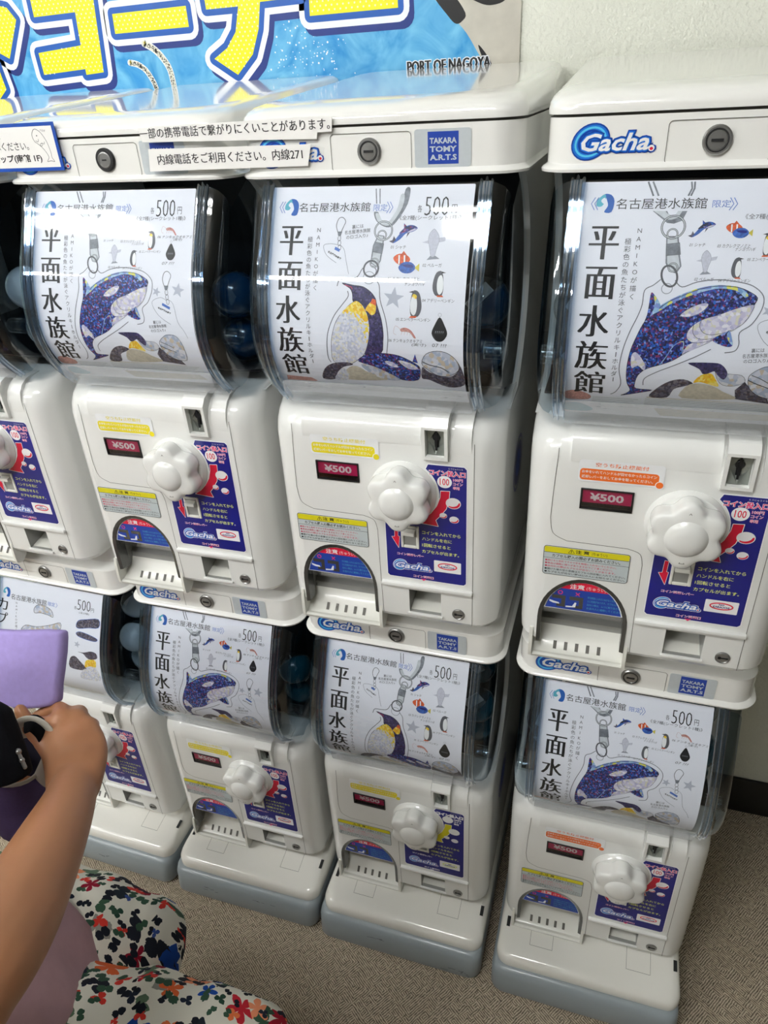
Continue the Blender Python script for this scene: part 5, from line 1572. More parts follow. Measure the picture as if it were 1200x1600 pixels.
# ceiling lamps: bare twin tubes in long white troughs
tube_m = bpy.data.materials.new('tube_glow'); tube_m.use_nodes = True; MATS['tube_glow'] = tube_m
bs = tube_m.node_tree.nodes['Principled BSDF']; bs.inputs['Emission Color'].default_value = (1.0, 1.0, 0.985, 1); bs.inputs['Emission Strength'].default_value = TUBE_STRENGTH
lx = [(-1.82, -1.15), (-0.085, -1.15), (-1.82, -2.5), (-1.0, -2.2), (-2.75, -1.15), (-2.75, -2.3)]  # first two follow drum reflections; others added for brightness and light from the left
hb = bmesh.new(); box(hb, -.32, .32, -.11, .11, -.05, 0, 0, .01); hme = finish('lamp_housing', hb, 'lamp_steel')
tmes = []
for dy in (-.06, .06):
    tb = bmesh.new(); tube(tb, [(-.295, dy, -.068), (.295, dy, -.068)], .016, 14); tmes.append(finish('lamp_tube', tb, 'tube_glow'))
for (x, y) in lx:
    t = thing('ceiling_lamp', 'unseen long white ceiling lamp with two bare glowing tubes', 'lamp', (x, y, ZC), 0, 'ceiling lamps over the machines')
    link('lamp_housing', hme, t)
    for tm in tmes:
        link('lamp_tube', tm, t)

# wall banner
def ban():
    a = Art()
    g = lambda k: [(x, z + 657.8) for x, z in ART['bn_' + k]]
    right = (g('right')[0][0] + g('right')[1][0]) / 2
    a.rect('banner_sand', -1300, 1430, right, 1900, 0)
    bl = g('blue')
    a.fill('banner_water', [(-1300, 1900), (-1300, 1430)] + [(bl[8][0], 1430)] + sm([(x, z) for x, z in reversed(bl[1:9]) if z > 1428], False, 3) + [(bl[1][0], 1900)], 0.6)
    for k in ('bk1', 'bk2', 'bk3'):
        a.fill('banner_black', sm(g(k), True, 4), 1)
    for k in ('ko', 'bar', 'na', 'bar2', 'n1', 'n2'):
        P = g(k)
        a.fat('banner_navy', [(x + 7, z - 9) for x, z in P], 17, 1.2)
    for k in ('ko', 'bar', 'na', 'bar2', 'n1', 'n2'):
        a.fat('banner_white', g(k), 17, 1.6)
    for k in ('ko', 'bar', 'na', 'bar2', 'n1', 'n2'):
        a.fat('banner_blue', g(k), 8.5, 2.0)
    for k in ('ko', 'bar', 'na', 'bar2', 'n1', 'n2'):
        P = g(k)
        a.fill('banner_yellow', P, 2.4)
        xs = [p[0] for p in P]; zs = [p[1] for p in P]
        row = 0
        z = min(zs)
        while z < max(zs):
            x = min(xs) + (4.5 if row % 2 else 0)
            while x < max(xs):
                # dot inside the letter?
                ins = False
                for i in range(len(P)):
                    (xa, za), (xb, zb) = P[i], P[(i + 1) % len(P)]
                    if (za > z) != (zb > z) and x < (xb - xa) * (z - za) / (zb - za) + xa:
                        ins = not ins
                if ins:
                    a.ell('banner_dot', x, z, 1.35, 1.35, 2.7, 8)
                x += 9
            z += 5.6
            row += 1
    for k, w in (('eel1', 8.5), ('eel2', 7)):
        P = sm(g(k), False, 5)
        a.line('banner_white', P, w + 2, 2.8)
        a.ell('banner_white', *P[0], (w + 2) / 2, None, 2.8, 14)
        a.line('eel_white', P, w, 3.0)
        a.ell('eel_white', *P[0], w / 2, None, 3.0, 14)
        rnd = random.Random(3)
        for i in range(2, len(P) - 1):
            for q in range(8):
                a.ell('banner_black', P[i][0] + rnd.uniform(-.42, .42) * w, P[i][1] + rnd.uniform(-2.5, 2.5), .75, .75, 3.2, 6)
        a.ell('banner_black', *P[7], w * .24, w * .4, 3.3, 10)
        a.ell('fish_yellow', P[0][0] + 1, P[0][1] + .8, 1.8, 1.8, 3.3, 10); a.ell('banner_black', P[0][0] + 1, P[0][1] + .8, .9, .9, 3.5, 8)
    rnd = random.Random(5)
    for i in range(150):
        b = g('bub')[rnd.randrange(6)]
        a.ell('banner_white', b[0] + rnd.gauss(0, 16), b[1] + rnd.gauss(4, 22), *(2 * [rnd.uniform(.4, 1.5)]), 1.1, 8)
    (x0, z0), (x1, z1) = g('port')
    a.text('banner_white', 'PORT OF NAGOYA', x0 - 1.2, z0 - 4.2, x1 + 1.2, z0 - 4.2, 16.4, 3, .06, 0, .9)
    a.text('banner_black', 'PORT OF NAGOYA', x0, z0 - 3, x1, z0 - 3, 14, 3.5, 0, 0, .8)
    return a
m = mat('banner_sand', (196, 192, 180), 0.35, var=0.1, scale=30)
m = mat('banner_water', (48, 156, 214), 0.3, var=0.22, scale=14)
nz = [n for n in m.node_tree.nodes if n.type == 'TEX_NOISE'][0]; nz.inputs['Distortion'].default_value = 2.2
rp = [n for n in m.node_tree.nodes if n.type == 'VALTORGB'][0]; rp.color_ramp.elements[0].color = lin((36, 140, 206)); rp.color_ramp.elements[1].color = lin((120, 196, 232))
bn = tag(link('wall_banner', ban().mesh('wall_banner', flat(WALL_Y - .004, .0003))), 'blue water banner with big yellow dotted characters on the wall', 'banner')
bb = bmesh.new(); bb.from_mesh(bn.data); box(bb, -1.3, (ART['bn_right'][0][0]) * MM - .0005, WALL_Y - .0038, WALL_Y - .0005, 1.43, 1.90, 0); bb.to_mesh(bn.data); bb.free()

# ---------------------------------------------------------------- stands and machines
COLS = [(-.6590, .0120, -.0176, -.0117), (-.3279, .0055, .0044, -.0035), (0.0, 0.0, 0.0, 0.0), (.3405, -.0049, .0021, -.0050)]
UH = 0.6578
bm = bmesh.new()
loft(bm, [[(x, y, z) for x, y in plan(w, f, bk, .022, .02, -.006)] for z, w, f, bk in ((.0005, .153, -.063, .412), (.003, .1575, -.069, .418), (.010, .1600, -.0715, .42), (.050, .1600, -.0665, .42), (.060, .1585, -.0625, .418), (.0645, .153, -.056, .412))])
foot_me = finish('foot_block', bm, 'foot_grey', angle=50)
def plinth():
    bm = bmesh.new()
    W = []
    for (z, w, f, r, k) in ((.0640, .1540, -.0500, .022, 0), (.0650, .1565, -.0530, .024, 0), (.0700, .1570, -.0535, .025, 0), (.0800, .1568, -.0525, .026, .0), (.0850, .1555, -.0490, .028, .3), (.0885, .1530, -.0430, .03, .7), (.0900, .1490, -.0350, .03, 1), (.0900, .1430, .0220, .02, 1), (.1205, .1400, .0300, .02, 0), (.1212, .1390, .0320, .02, 0)):
        W.append([(x, y, z + k * min(.058, max(0, y + .035)) * .2) for x, y in plan(w, f, .418, r, .015, -.0035)])
    loft(bm, W)
    # slots and outlines on the sloping top
    zt = lambda y: .0900 + (y + .035) * .2 + .0006
    def patch(x0, x1, y0, y1, mi):
        f = bm.faces.new([bm.verts.new((x0, y0, zt(y0))), bm.verts.new((x1, y0, zt(y0))), bm.verts.new((x1, y1, zt(y1))), bm.verts.new((x0, y1, zt(y1)))])
        f.material_index = mi
    for x in (-.1485, .1405):
        patch(x, x + .006, -.001, .0165, 1)
    def outline(x0, x1, y0, y1):
        w = .0005
        patch(x0, x0 + w, y0, y1, 2); patch(x1 - w, x1, y0, y1, 2); patch(x0, x1, y0, y0 + w, 2)
    outline(-.1035, -.0635, -.0215, .002)
    outline(.0625, .1030, -.0175, .018)
    return finish('plinth', bm, ['stand_white', 'gap_black', 'seam_dark'], angle=40)
plinth_me = plinth()
def place(o, c, dz, zref):
    x, y, yaw, lean = c
    o.location = (x + lean * zref, y, dz)
    o.rotation_euler = (0, 0, yaw)
UP = ['white capsule machine cut off by the left edge, upper one of its stack',
      'white capsule machine with jumping orca card and blue-edged notice on lid, upper row',
      'white capsule machine with penguin card and yellow bubble label, upper row',
      'white capsule machine with orange bubble label and orca card, upper right']
LO = ['white capsule machine with fish strip card behind the lavender cloth, lower row',
      'white capsule machine with orca card and yellow bubble label, lower row',
      'white capsule machine with penguin card and yellow arrow on blue panel, lower row',
      'white capsule machine with orange bubble label and orca card, lower right']
ST = ['white stand on grey foot, partly behind the bare arm', 'white stand on grey foot under the lower orca machine with yellow label',
      'white stand on scuffed grey foot under the lower penguin machine', 'white stand on clean grey foot at the right end of the row']
scuffs = [[(-.02, .02, .03)], [(-.08, .025, .035), (.04, .03, .04)], [(-.06, .03, .042), (.10, .025, .018), (.12, .014, .016)], []]
for i, c in enumerate(COLS):
    t = thing('machine_stand', ST[i], 'stand', group='stands under the capsule machines')
    place(t, c, 0, 0.05)
    fo = link('foot_block', foot_me, t); link('plinth', plinth_me, t)
    if scuffs[i]:
        sb = bmesh.new(); rnd = random.Random(i)
        for (x, l, z) in scuffs[i]:
            for q in range(5):
                xa = x + rnd.uniform(-l, l) * .8; za = z + rnd.uniform(-.004, .004); ll = l * rnd.uniform(.15, .5); dz = rnd.uniform(-.001, .002)
                yy = lambda zz: -.0716 + (zz - .010) * .125 - .0004
                sb.faces.new([sb.verts.new((xa, yy(za), za)), sb.verts.new((xa + ll, yy(za + dz), za + dz)), sb.verts.new((xa + ll * .9, yy(za + dz + .0008), za + dz + .0008)), sb.verts.new((xa, yy(za + .0007), za + .0007))])
        link('scuff_mark', finish('scuff_mark', sb, 'scuff', smooth=False), fo)
    for lvl in (0, 1):
        t = thing('capsule_machine', (LO, UP)[lvl][i], 'capsule machine', group='capsule machines in two rows')
        place(t, c, UH * lvl, .35 + UH * lvl)
        card = 'card_orca' if i in (1, 3) or (i, lvl) == (0, 1) else 'card_penguin'
        if (i, lvl) == (0, 0):
            card = 'card_fish'
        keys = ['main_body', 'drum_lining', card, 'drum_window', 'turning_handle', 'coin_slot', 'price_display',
                'bubble_orange' if i == 3 else 'bubble_yellow', 'caution_pale', 'panel_yellow' if (i, lvl) == (2, 0) else 'panel_red',
                'panel_lock', 'coin_return', 'capsule_tray', 'lid_top' if lvl else 'lid_low']
        for k in keys:
            o = add_part(k, t)
            if k.startswith('lid') and (i, lvl) == (1, 1):
                for ch in o.children:
                    if ch.name.startswith('lid_lock'):
                        ch.data = PARTS['lid_lock_black'][1]
                        ch['label'] = 'black ringed lock'

# capsules seen through the clear ends of the drums
def capsule_mesh(colour):
    bm = bmesh.new()
    n = 24; R = .031
    lathe(bm, [(.0002, -R)] + [(R * math.sin(PI * k / 20), -R * math.cos(PI * k / 20)) for k in range(1, 10)] + [(R, -.001)], n, 0, axis='Z')
    top = finish('capsule', bm, colour)
    bm = bmesh.new()
    lathe(bm, [(R * 1.02, -.004), (R * 1.02, .002), (R, .002)] + [(R * math.cos(PI * k / 20), R * math.sin(PI * k / 20)) for k in range(1, 10)] + [(.0002, R)], n, 0, axis='Z')
    return top, finish('clear_half', bm, 'capsule_clear')
CM = {k: capsule_mesh(k) for k in ('capsule_blue', 'capsule_white', 'capsule_teal')}
bm = bmesh.new()
box(bm, -.018, .018, -.0012, .0012, -.012, .016, 0, .001)
slip = finish('paper_slip', bm, 'slip_paper', smooth=False)
def capsule(i, lvl, x, y, z, kind, label, tilt=0.0):
    c = COLS[i]
    ca, sa = math.cos(c[2]), math.sin(c[2])
    px = x + c[3] * (z + UH * lvl)
    o = link('toy_capsule', CM[kind][0])
    o.location = (c[0] + ca * px - sa * y, c[1] + sa * px + ca * y, z + UH * lvl)
    o.rotation_euler = (tilt, tilt * .7, tilt * 1.9)
    tag(o, label, 'capsule', 'toy capsules inside the clear drums')
    h = link('clear_half', CM[kind][1], o)
    link('paper_slip', slip, o)
word = {'capsule_blue': 'blue', 'capsule_white': 'white', 'capsule_teal': 'teal'}
where = {(0, 1): 'upper left cut-off', (1, 1): 'upper orca, notice-lidded', (2, 1): 'upper penguin', (3, 1): 'upper orange-labelled', (0, 0): 'lower fish-card', (1, 0): 'lower yellow-labelled orca', (2, 0): 'lower penguin', (3, 0): 'lower orange-labelled'}
for (i, lvl), kind in {(0, 1): 'capsule_white', (1, 1): 'capsule_blue', (2, 1): 'capsule_blue', (3, 1): 'capsule_blue', (0, 0): 'capsule_white', (1, 0): 'capsule_teal', (2, 0): 'capsule_teal', (3, 0): 'capsule_teal'}.items():
    for s in (1, -1):
        side = 'right' if s > 0 else 'left'
        capsule(i, lvl, s * .108, .100, .4925, kind, 'bottom %s capsule at the %s end of the %s drum' % (word[kind], side, where[(i, lvl)]), .4 + i)
        capsule(i, lvl, s * .111, .083, .5555, kind, 'middle %s capsule at the %s end of the %s drum' % (word[kind], side, where[(i, lvl)]), 1.9 + i * .7)
        if lvl == 0 and i != 1:
            capsule(i, lvl, s * .106, .116, .6115, kind, 'top %s capsule at the %s end of the %s drum' % (word[kind], side, where[(i, lvl)]), 2.8 + i * .9)
# ---------------------------------------------------------------- notices on the lids
a = Art()
a.rect('notice_blue', -586, 1371.6, -393.5, 1423.5, 0)
a.rect('slip_paper', -582, 1375.5, -397.5, 1419.6, 1)
a.text('ink', '予めご了承ください。', -527, 1394.6, -437, 1394.6, 9.5, 2, .004)
a.text('ink', 'ミュージアムショップ(南館 1F)', -571, 1380.4, -422, 1380.4, 10, 2, .025)
a.text('ink', '商品の在庫の状況は', -560, 1406.5, -476, 1406.5, 8.5, 2, .004)
bl = [(-428, 1410), (-424.6, 1415.6), (-420, 1416.3), (-414, 1412), (-409, 1403), (-406.8, 1391.3), (-407, 1386), (-404.5, 1381.5), (-409.5, 1382.4), (-415, 1381.6), (-411.5, 1386), (-413, 1391), (-418, 1397.5), (-424, 1402), (-426.5, 1404)]
a.line('ink', sm(bl, True, 4), .5, 2, True)
a.ell('ink', -421.2, 1409.6, .8, None, 2, 8)
a.line('ink', sm([(-424.5, 1404.5), (-421.5, 1403), (-420, 1406)], False, 4), .45, 2)
a.line('ink', sm([(-417, 1402), (-413.5, 1400.5), (-412.5, 1403)], False, 4), .45, 2)
a.ring('ink', -417.6, 1399.8, 1.6, 1.3, .4, 2, 12)
a.text('ink', 'べるが', -415, 1414.2, -407.5, 1413, 2.6, 2)
me = a.mesh('lid_notice', flat(.0312, .00015))
bm = bmesh.new(); bm.from_mesh(me); box(bm, -.586, -.3935, .0313, .0322, 1.3716, 1.4235, 0); bm.to_mesh(me); bm.free()
tag(link('lid_notice', me), 'blue bordered notice card with whale sketch on the lid', 'notice')

def slip(name, label, pts, txt, tx, h, tape):
    a = Art()
    if tape:
        a.fill('sleeve_film', tape, 0.4)
    a.fill('slip_paper', pts, 1)
    (x0, z0), (x1, z1) = tx
    a.text('ink', txt, x0, z0, x1, z1, h, 2, 0, 0, .12)
    me = a.mesh(name, flat(.0268, .00025))
    bm = bmesh.new(); bm.from_mesh(me)
    loft(bm, [[(x * MM, .0267, z * MM) for x, z in pts], [(x * MM, .0273, z * MM) for x, z in pts]], len(me.materials) - 1 if False else [m.name for m in me.materials].index('slip_paper'))
    bm.to_mesh(me); bm.free()
    tag(link(name, me), label, 'notice', 'paper slips taped across two lids')
slip('notice_slip', 'long white paper slip about mobile phones taped across two lids, upper one', [(-274, 1398.2), (-60, 1394.6), (-59, 1400.6), (-42.5, 1401), (-41, 1414.3), (-74, 1415.3), (-276.5, 1412.8)], '一部の携帯電話で繋がりにくいことがあります。', ((-275, 1401.5), (-44, 1403.2)), 10.4, [(-279, 1397.8), (-75.6, 1394), (-37.7, 1400.9), (-35.7, 1414.9), (-54.9, 1416), (-276.1, 1413.2)])
slip('notice_slip', 'white paper slip with extension number 271 taped across two lids, lower one', [(-271.5, 1367.9), (-73.2, 1369.2), (-67.2, 1389.9), (-268.1, 1391)], '内線電話をご利用ください。内線271', ((-258, 1374.6), (-78, 1375.8)), 10.6, [(-273, 1367.6), (-55, 1372), (-52, 1386), (-67.2, 1390.2), (-268.1, 1391.4)])

# ---------------------------------------------------------------- person crouching at the left
mat('skin', (176, 122, 86), 0.45, var=0.05, scale=16)
MATS['skin'].node_tree.nodes['Principled BSDF'].inputs['Subsurface Weight'].default_value = 0.12
MATS['skin'].node_tree.nodes['Principled BSDF'].inputs['Subsurface Radius'].default_value = (0.02, 0.008, 0.004)
mat('shirt_mauve', (182, 146, 152), 0.85, var=0.04, scale=60, bump=0.15)
mat('hair_dark', (34, 26, 22), 0.4, var=0.2, scale=90)
mat('lip', (178, 100, 88), 0.5)
mat('eye_white', (236, 234, 230), 0.3)
mat('lavender_cloth', (168, 152, 214), 0.9, var=0.04, scale=140, bump=0.2)
mat('cream_cloth', (226, 222, 196), 0.9, var=0.05, scale=120, bump=0.2)
mat('black_cloth', (8, 9, 14), 0.9, spec=0.15, var=0.15, scale=160, bump=0.1)
mat('tote_purple', (92, 76, 122), 0.85, var=0.06, scale=220, bump=0.25)
mat('tote_navy', (28, 26, 48), 0.85, var=0.1, scale=120)
mat('strap_white', (214, 212, 200), 0.7, var=0.05, scale=60)

def floral():
    m = bpy.data.materials.new('floral_cloth'); m.use_nodes = True; MATS['floral_cloth'] = m
    nt = m.node_tree; N = nt.nodes; Lk = nt.links.new
    b = N['Principled BSDF']; b.inputs['Roughness'].default_value = 0.85; b.inputs['Specular IOR Level'].default_value = 0.2
    tc = N.new('ShaderNodeTexCoord')
    def math_(op, x, y=None, z=None):
        n = N.new('ShaderNodeMath'); n.operation = op
        for i, v in enumerate((x, y, z)):
            if v is None: continue
            if isinstance(v, (int, float)): n.inputs[i].default_value = v
            else: Lk(v, n.inputs[i])
        return n.outputs[0]
    def layer(prev, scale, shift, petals, r0, cols, amount):
        mp = N.new('ShaderNodeMapping'); mp.inputs['Location'].default_value = shift; Lk(tc.outputs['Object'], mp.inputs['Vector'])
        # flatten the cloth onto the plane it mostly faces
        vo = N.new('ShaderNodeTexVoronoi'); vo.voronoi_dimensions = '2D'; vo.inputs['Scale'].default_value = scale; vo.inputs['Randomness'].default_value = 0.9; Lk(mp.outputs[0], vo.inputs['Vector'])
        sc = N.new('ShaderNodeVectorMath'); sc.operation = 'SUBTRACT'; Lk(mp.outputs[0], sc.inputs[0]); Lk(vo.outputs['Position'], sc.inputs[1])
        sx = N.new('ShaderNodeSeparateXYZ'); Lk(sc.outputs[0], sx.inputs[0])
        cs = N.new('ShaderNodeSeparateColor'); Lk(vo.outputs['Color'], cs.inputs['Color'])
        ang = math_('ARCTAN2', sx.outputs['Y'], sx.outputs['X'])
        ph = math_('MULTIPLY_ADD', ang, petals / 2.0, math_('MULTIPLY', cs.outputs['Green'], 6.28))
        pet = math_('POWER', math_('ABSOLUTE', math_('COSINE', ph)), 0.8)
        nz = N.new('ShaderNodeTexNoise'); nz.inputs['Scale'].default_value = scale * 5; Lk(mp.outputs[0], nz.inputs['Vector'])
        size = math_('MULTIPLY', math_('MULTIPLY_ADD', pet, 0.78, 0.22), math_('MULTIPLY_ADD', cs.outputs['Blue'], 0.7 * r0, 0.6 * r0))
        size = math_('MULTIPLY', size, math_('MULTIPLY_ADD', nz.outputs['Fac'], 0.7, 0.75))
        rad = math_('SQRT', math_('ADD', math_('MULTIPLY', sx.outputs['X'], sx.outputs['X']), math_('MULTIPLY', sx.outputs['Y'], sx.outputs['Y'])))
        mk = math_('MULTIPLY', math_('LESS_THAN', rad, size), math_('LESS_THAN', cs.outputs['Red'], amount))
        rp = N.new('ShaderNodeValToRGB'); rp.color_ramp.interpolation = 'CONSTANT'
        while len(rp.color_ramp.elements) < len(cols): rp.color_ramp.elements.new(0.5)
        for i, c in enumerate(cols):
            rp.color_ramp.elements[i].position = i / len(cols) * amount; rp.color_ramp.elements[i].color = lin(c)
        Lk(cs.outputs['Red'], rp.inputs['Fac'])
        mx = N.new('ShaderNodeMix'); mx.data_type = 'RGBA'; Lk(mk, mx.inputs[0]); Lk(rp.outputs['Color'], mx.inputs[7])
        if isinstance(prev, tuple): mx.inputs[6].default_value = prev
        else: Lk(prev, mx.inputs[6])
        return mx.outputs[2]
    c = layer(lin((230, 228, 214)), 30, (.3, .1, 0), 2, .0135, [(60, 92, 70), (34, 44, 52), (96, 120, 96), (150, 150, 140), (30, 34, 44)], .6)
    c = layer(c, 21, (.05, .63, 0), 5, .0165, [(172, 22, 48), (196, 40, 54), (28, 74, 160), (224, 104, 56), (140, 20, 44), (238, 150, 110), (176, 28, 56)], .62)
    c = layer(c, 36, (.77, .21, 0), 3, .008, [(214, 60, 50), (32, 40, 56), (230, 120, 70), (60, 84, 150), (40, 70, 56)], .6)
    c = layer(c, 56, (.41, .87, 0), 2, .0075, [(26, 30, 40), (54, 84, 66), (26, 30, 40)], .6)
    Lk(c, b.inputs['Base Color'])
floral()

rv, uv, fv = Vector((.9526, .2999, -.0518)), Vector((-.1111, .5012, .8582)), Vector((-.2833, .8117, -.5107))
def chain(bm, pts, rad, n=16):
    """tapered limb with round ends"""
    tube(bm, sm([tuple(Vector(p)) for p in pts], False, 4), [r for r in [x[0] for x in sm([(r,) for r in rad], False, 4)]], n)
    for p, r in ((pts[0], rad[0]), (pts[-1], rad[-1])):
        ball(bm, p, (r, r, r))
def ball(bm, p, r, rot=None):
    g = bmesh.ops.create_uvsphere(bm, u_segments=20, v_segments=14, radius=1.0)
    M = Matrix.Translation(Vector(p)) @ (rot.to_4x4() if rot else Matrix.Identity(4)) @ Matrix.Diagonal((r[0], r[1], r[2], 1))
    for v in g['verts']:
        v.co = M @ v.co
bm = bmesh.new()
HIP, CH, NK, HD = Vector((-.52, -.57, .44)), Vector((-.46, -.63, .72)), Vector((-.43, -.67, .97)), Vector((-.40, -.66, 1.09))
yaw = Matrix.Rotation(math.radians(22), 3, 'Z')
ball(bm, HIP, (.11, .145, .11), yaw); ball(bm, HIP.lerp(CH, .5), (.10, .13, .14), yaw); ball(bm, CH, (.105, .145, .15), yaw); ball(bm, CH.lerp(NK, .55), (.075, .14, .10), yaw)
chain(bm, [NK.lerp(CH, .15), NK, HD.lerp(NK, .4)], [.06, .05, .05])
# head with brow, nose, lips, chin and ears
FW = Vector((.93, .37, -.05)).normalized(); SD = Vector((-.37, .93, 0)); UPV = SD.cross(FW) * -1
UPV = FW.cross(SD)
ball(bm, HD + UPV * .03, (.094, .078, .105), yaw); ball(bm, HD + FW * .03 - UPV * .045, (.055, .052, .055), yaw)
chain(bm, [HD + FW * .092 + UPV * .025, HD + FW * .104 - UPV * .012], [.009, .012], 10)
ball(bm, HD + FW * .090 - UPV * .045, (.012, .024, .009), yaw)
for s in (-1, 1):
    ball(bm, HD + SD * s * .078 + UPV * .005, (.022, .009, .032), yaw)
    chain(bm, [HD + FW * .085 + SD * s * .05 + UPV * .048, HD + FW * .093 + SD * s * .02 + UPV * .05], [.010, .010], 8)
# right arm, seen in the photograph
SH = Vector((-.40, -.78, .93))
ARM = [(-.1620, -.600, .852), (-.1653, -.5726, .8481), (-.1818, -.5331, .8318), (-.2020, -.4889, .8155), (-.2286, -.4369, .7953), (-.2547, -.391, .7751), (-.2755, -.3569, .7625)]
chain(bm, [SH, SH.lerp(Vector(ARM[0]), .5) + Vector((.01, -.02, 0)), ARM[0]], [.058, .050, .042])
chain(bm, ARM, [.040, .0415, .0415, .0385, .0345, .0300, .0265])
def fl(p, a=0, b=0, c=0):
    return Vector(p) + rv * a + uv * b + fv * c
W0, P1, P2, P3 = (-.2755, -.3569, .7625), (-.2899, -.3341, .7676), (-.3090, -.3113, .7752), (-.3291, -.2940, .7845)
for (o0, o1, r) in ((-.020, -.024, .0145), (-.007, -.008, .016), (.007, .008, .016), (.018, .022, .0145)):
    k = -abs(o1) * .25
    chain(bm, [fl(W0, o0 * .6), fl(P1, o0 * 1.15, 0, .002), fl(P2, o1 * 1.15, k, .004), fl(P3, o1 * 1.1, k, .006)], [.020, r * 1.05, r, .0125], 14)
ball(bm, fl(P2, 0, -.006, .010), (.034, .030, .026)); ball(bm, fl(P1, 0, 0, .006), (.032, .028, .024))
K = [fl(P3, -.026, -.004, .004), fl(P3, -.009, .006, .008), fl(P3, .009, .004, .012), fl(P3, .024, -.008, .014)]
chain(bm, [K[0], fl(K[0], -.024, -.002, .010), fl(K[0], -.042, -.014, .014), fl(K[0], -.052, -.026, .010)], [.0115, .0098, .0088, .0072], 12)
chain(bm, [K[1], fl(K[1], -.018, .002, .030), fl(K[1], -.044, -.008, .040), fl(K[1], -.060, -.020, .034)], [.0115, .0102, .0092, .0074], 12)
chain(bm, [K[2], fl(K[2], -.012, -.002, .032), fl(K[2], -.036, -.012, .046), fl(K[2], -.054, -.024, .040)], [.0112, .0098, .0088, .0070], 12)
chain(bm, [K[3], fl(K[3], -.008, -.006, .026), fl(K[3], -.028, -.016, .038), fl(K[3], -.042, -.028, .034)], [.0100, .0084, .0076, .0062], 12)
# thumb leaves the side of the palm near the wrist
TB = fl(P1, -.026, .004, .010)
chain(bm, [TB, fl(TB, -.026, .016, .018), fl(TB, -.046, .034, .022), fl(TB, -.056, .052, .022)], [.0150, .0125, .0105, .0085], 12)
# left arm reaching for the bag from the far side
SH2 = Vector((-.50, -.50, .93)); E2 = Vector((-.52, -.40, .74)); W2 = Vector((-.475, -.315, .64))
chain(bm, [SH2, SH2.lerp(E2, .5), E2], [.056, .048, .041]); chain(bm, [E2, E2.lerp(W2, .5), W2], [.040, .036, .026])
for q, (da, db) in enumerate(((-.022, .0), (-.007, .004), (.008, .003), (.022, -.003))):
    k0 = W2 + Vector((.02 + da * .4, .045, -.02)) + Vector((da, 0, db))
    chain(bm, [W2 + Vector((da * .4, 0, 0)), k0], [.018, .012], 12)
    chain(bm, [k0, k0 + Vector((.014, .016, .004)), k0 + Vector((.030, .008, .010)), k0 + Vector((.036, -.008, .010))], [.0108, .0096, .0088, .0070], 10)
chain(bm, [W2 + Vector((-.01, .01, .01)), W2 + Vector((.012, .02, .035)), W2 + Vector((.034, .018, .045))], [.015, .012, .009], 10)
# legs and feet
HN, KN, AN = Vector((-.47, -.63, .45)), Vector((-.105, -.415, .385)), Vector((-.25, -.53, .09))
HF, KF, AF = Vector((-.56, -.45, .45)), Vector((-.305, -.335, .385)), Vector((-.42, -.46, .09))
for h, k, q in ((HN, KN, AN), (HF, KF, AF)):
    chain(bm, [h, h.lerp(k, .5), k], [.085, .072, .056]); chain(bm, [k, k.lerp(q, .4), q], [.054, .050, .036])
    d = Vector((.93, .36, 0))
    chain(bm, [q + Vector((0, 0, -.035)) - d * .05, q + Vector((0, 0, -.05)) + d * .05, q + Vector((0, 0, -.062)) + d * .15], [.036, .036, .024])
bmesh.ops.recalc_face_normals(bm, faces=bm.faces[:])
raw = finish('person', bm, 'skin')
lo = [min(v.co[i] for v in raw.vertices) - .02 for i in range(3)]
hi = [max(v.co[i] for v in raw.vertices) + .02 for i in range(3)]
def sound(me):
    if len(me.vertices) < 20000:
        return False
    for v in me.vertices:
        if not all(lo[i] <= v.co[i] <= hi[i] for i in range(3)):
            return False
    return all((me.vertices[e.vertices[0]].co - me.vertices[e.vertices[1]].co).length < .03 for e in me.edges)
pm = None
for attempt in range(6):
    tmp = link('person_raw', raw)
    md = tmp.modifiers.new('fuse', 'REMESH'); md.mode = 'VOXEL'; md.voxel_size = 0.0042 + .00002 * attempt; md.use_smooth_shade = True
    md = tmp.modifiers.new('soft', 'SMOOTH'); md.factor = 0.5; md.iterations = 7
    dg = bpy.context.evaluated_depsgraph_get()
    cand = bpy.data.meshes.new_from_object(tmp.evaluated_get(dg))
    bpy.data.objects.remove(tmp)
    if sound(cand):
        pm = cand
        break
if pm is None:
    pm = raw
pm.materials.clear(); pm.materials.append(MATS['skin'])
person = tag(link('person', pm), 'crouching person in mauve shirt and floral trousers, bare arm reaching to a purple bag', 'person')

bm = bmesh.new()
def wave(p, s):
    return 1 + s * (math.sin(p.x * 61 + p.z * 33) * .5 + math.sin(p.y * 47 - p.z * 59 + 1.3) * .5)
rings = []
for (c, rx, ry) in ((Vector((-.430, -.540, .385)), .212, .195), (Vector((-.432, -.548, .47)), .200, .195), (Vector((-.435, -.56, .55)), .178, .19), (Vector((-.45, -.59, .64)), .16, .18), (CH, .142, .185), (CH.lerp(NK, .5), .130, .195), (CH.lerp(NK, .75), .112, .18), (NK.lerp(CH, .12), .07, .09), (NK, .062, .066)):
    ring = []
    for k in range(48):
        a_ = 2 * PI * k / 48
        v = yaw @ Vector((rx * math.cos(a_), ry * math.sin(a_), 0))
        ring.append(c + v * wave(c + v, .045 + .03 * math.sin(3 * a_)))
    rings.append(ring)
rr = [[tuple(p) for p in r] for r in rings]
fine = []
cols = [sm([r[k] for r in rr], False, 4) for k in range(48)]
for i in range(len(cols[0])):
    fine.append([cols[k][i] for k in range(48)])
loft(bm, fine, 0, (False, False))
for s, e in ((SH, Vector(ARM[0])), (SH2, E2)):
    q = e.lerp(s, .45)
    tube(bm, [CH.lerp(NK, .62).lerp(s, .6), s, s.lerp(q, .5), q], [.098, .088, .080, .078], 24, 0, False)
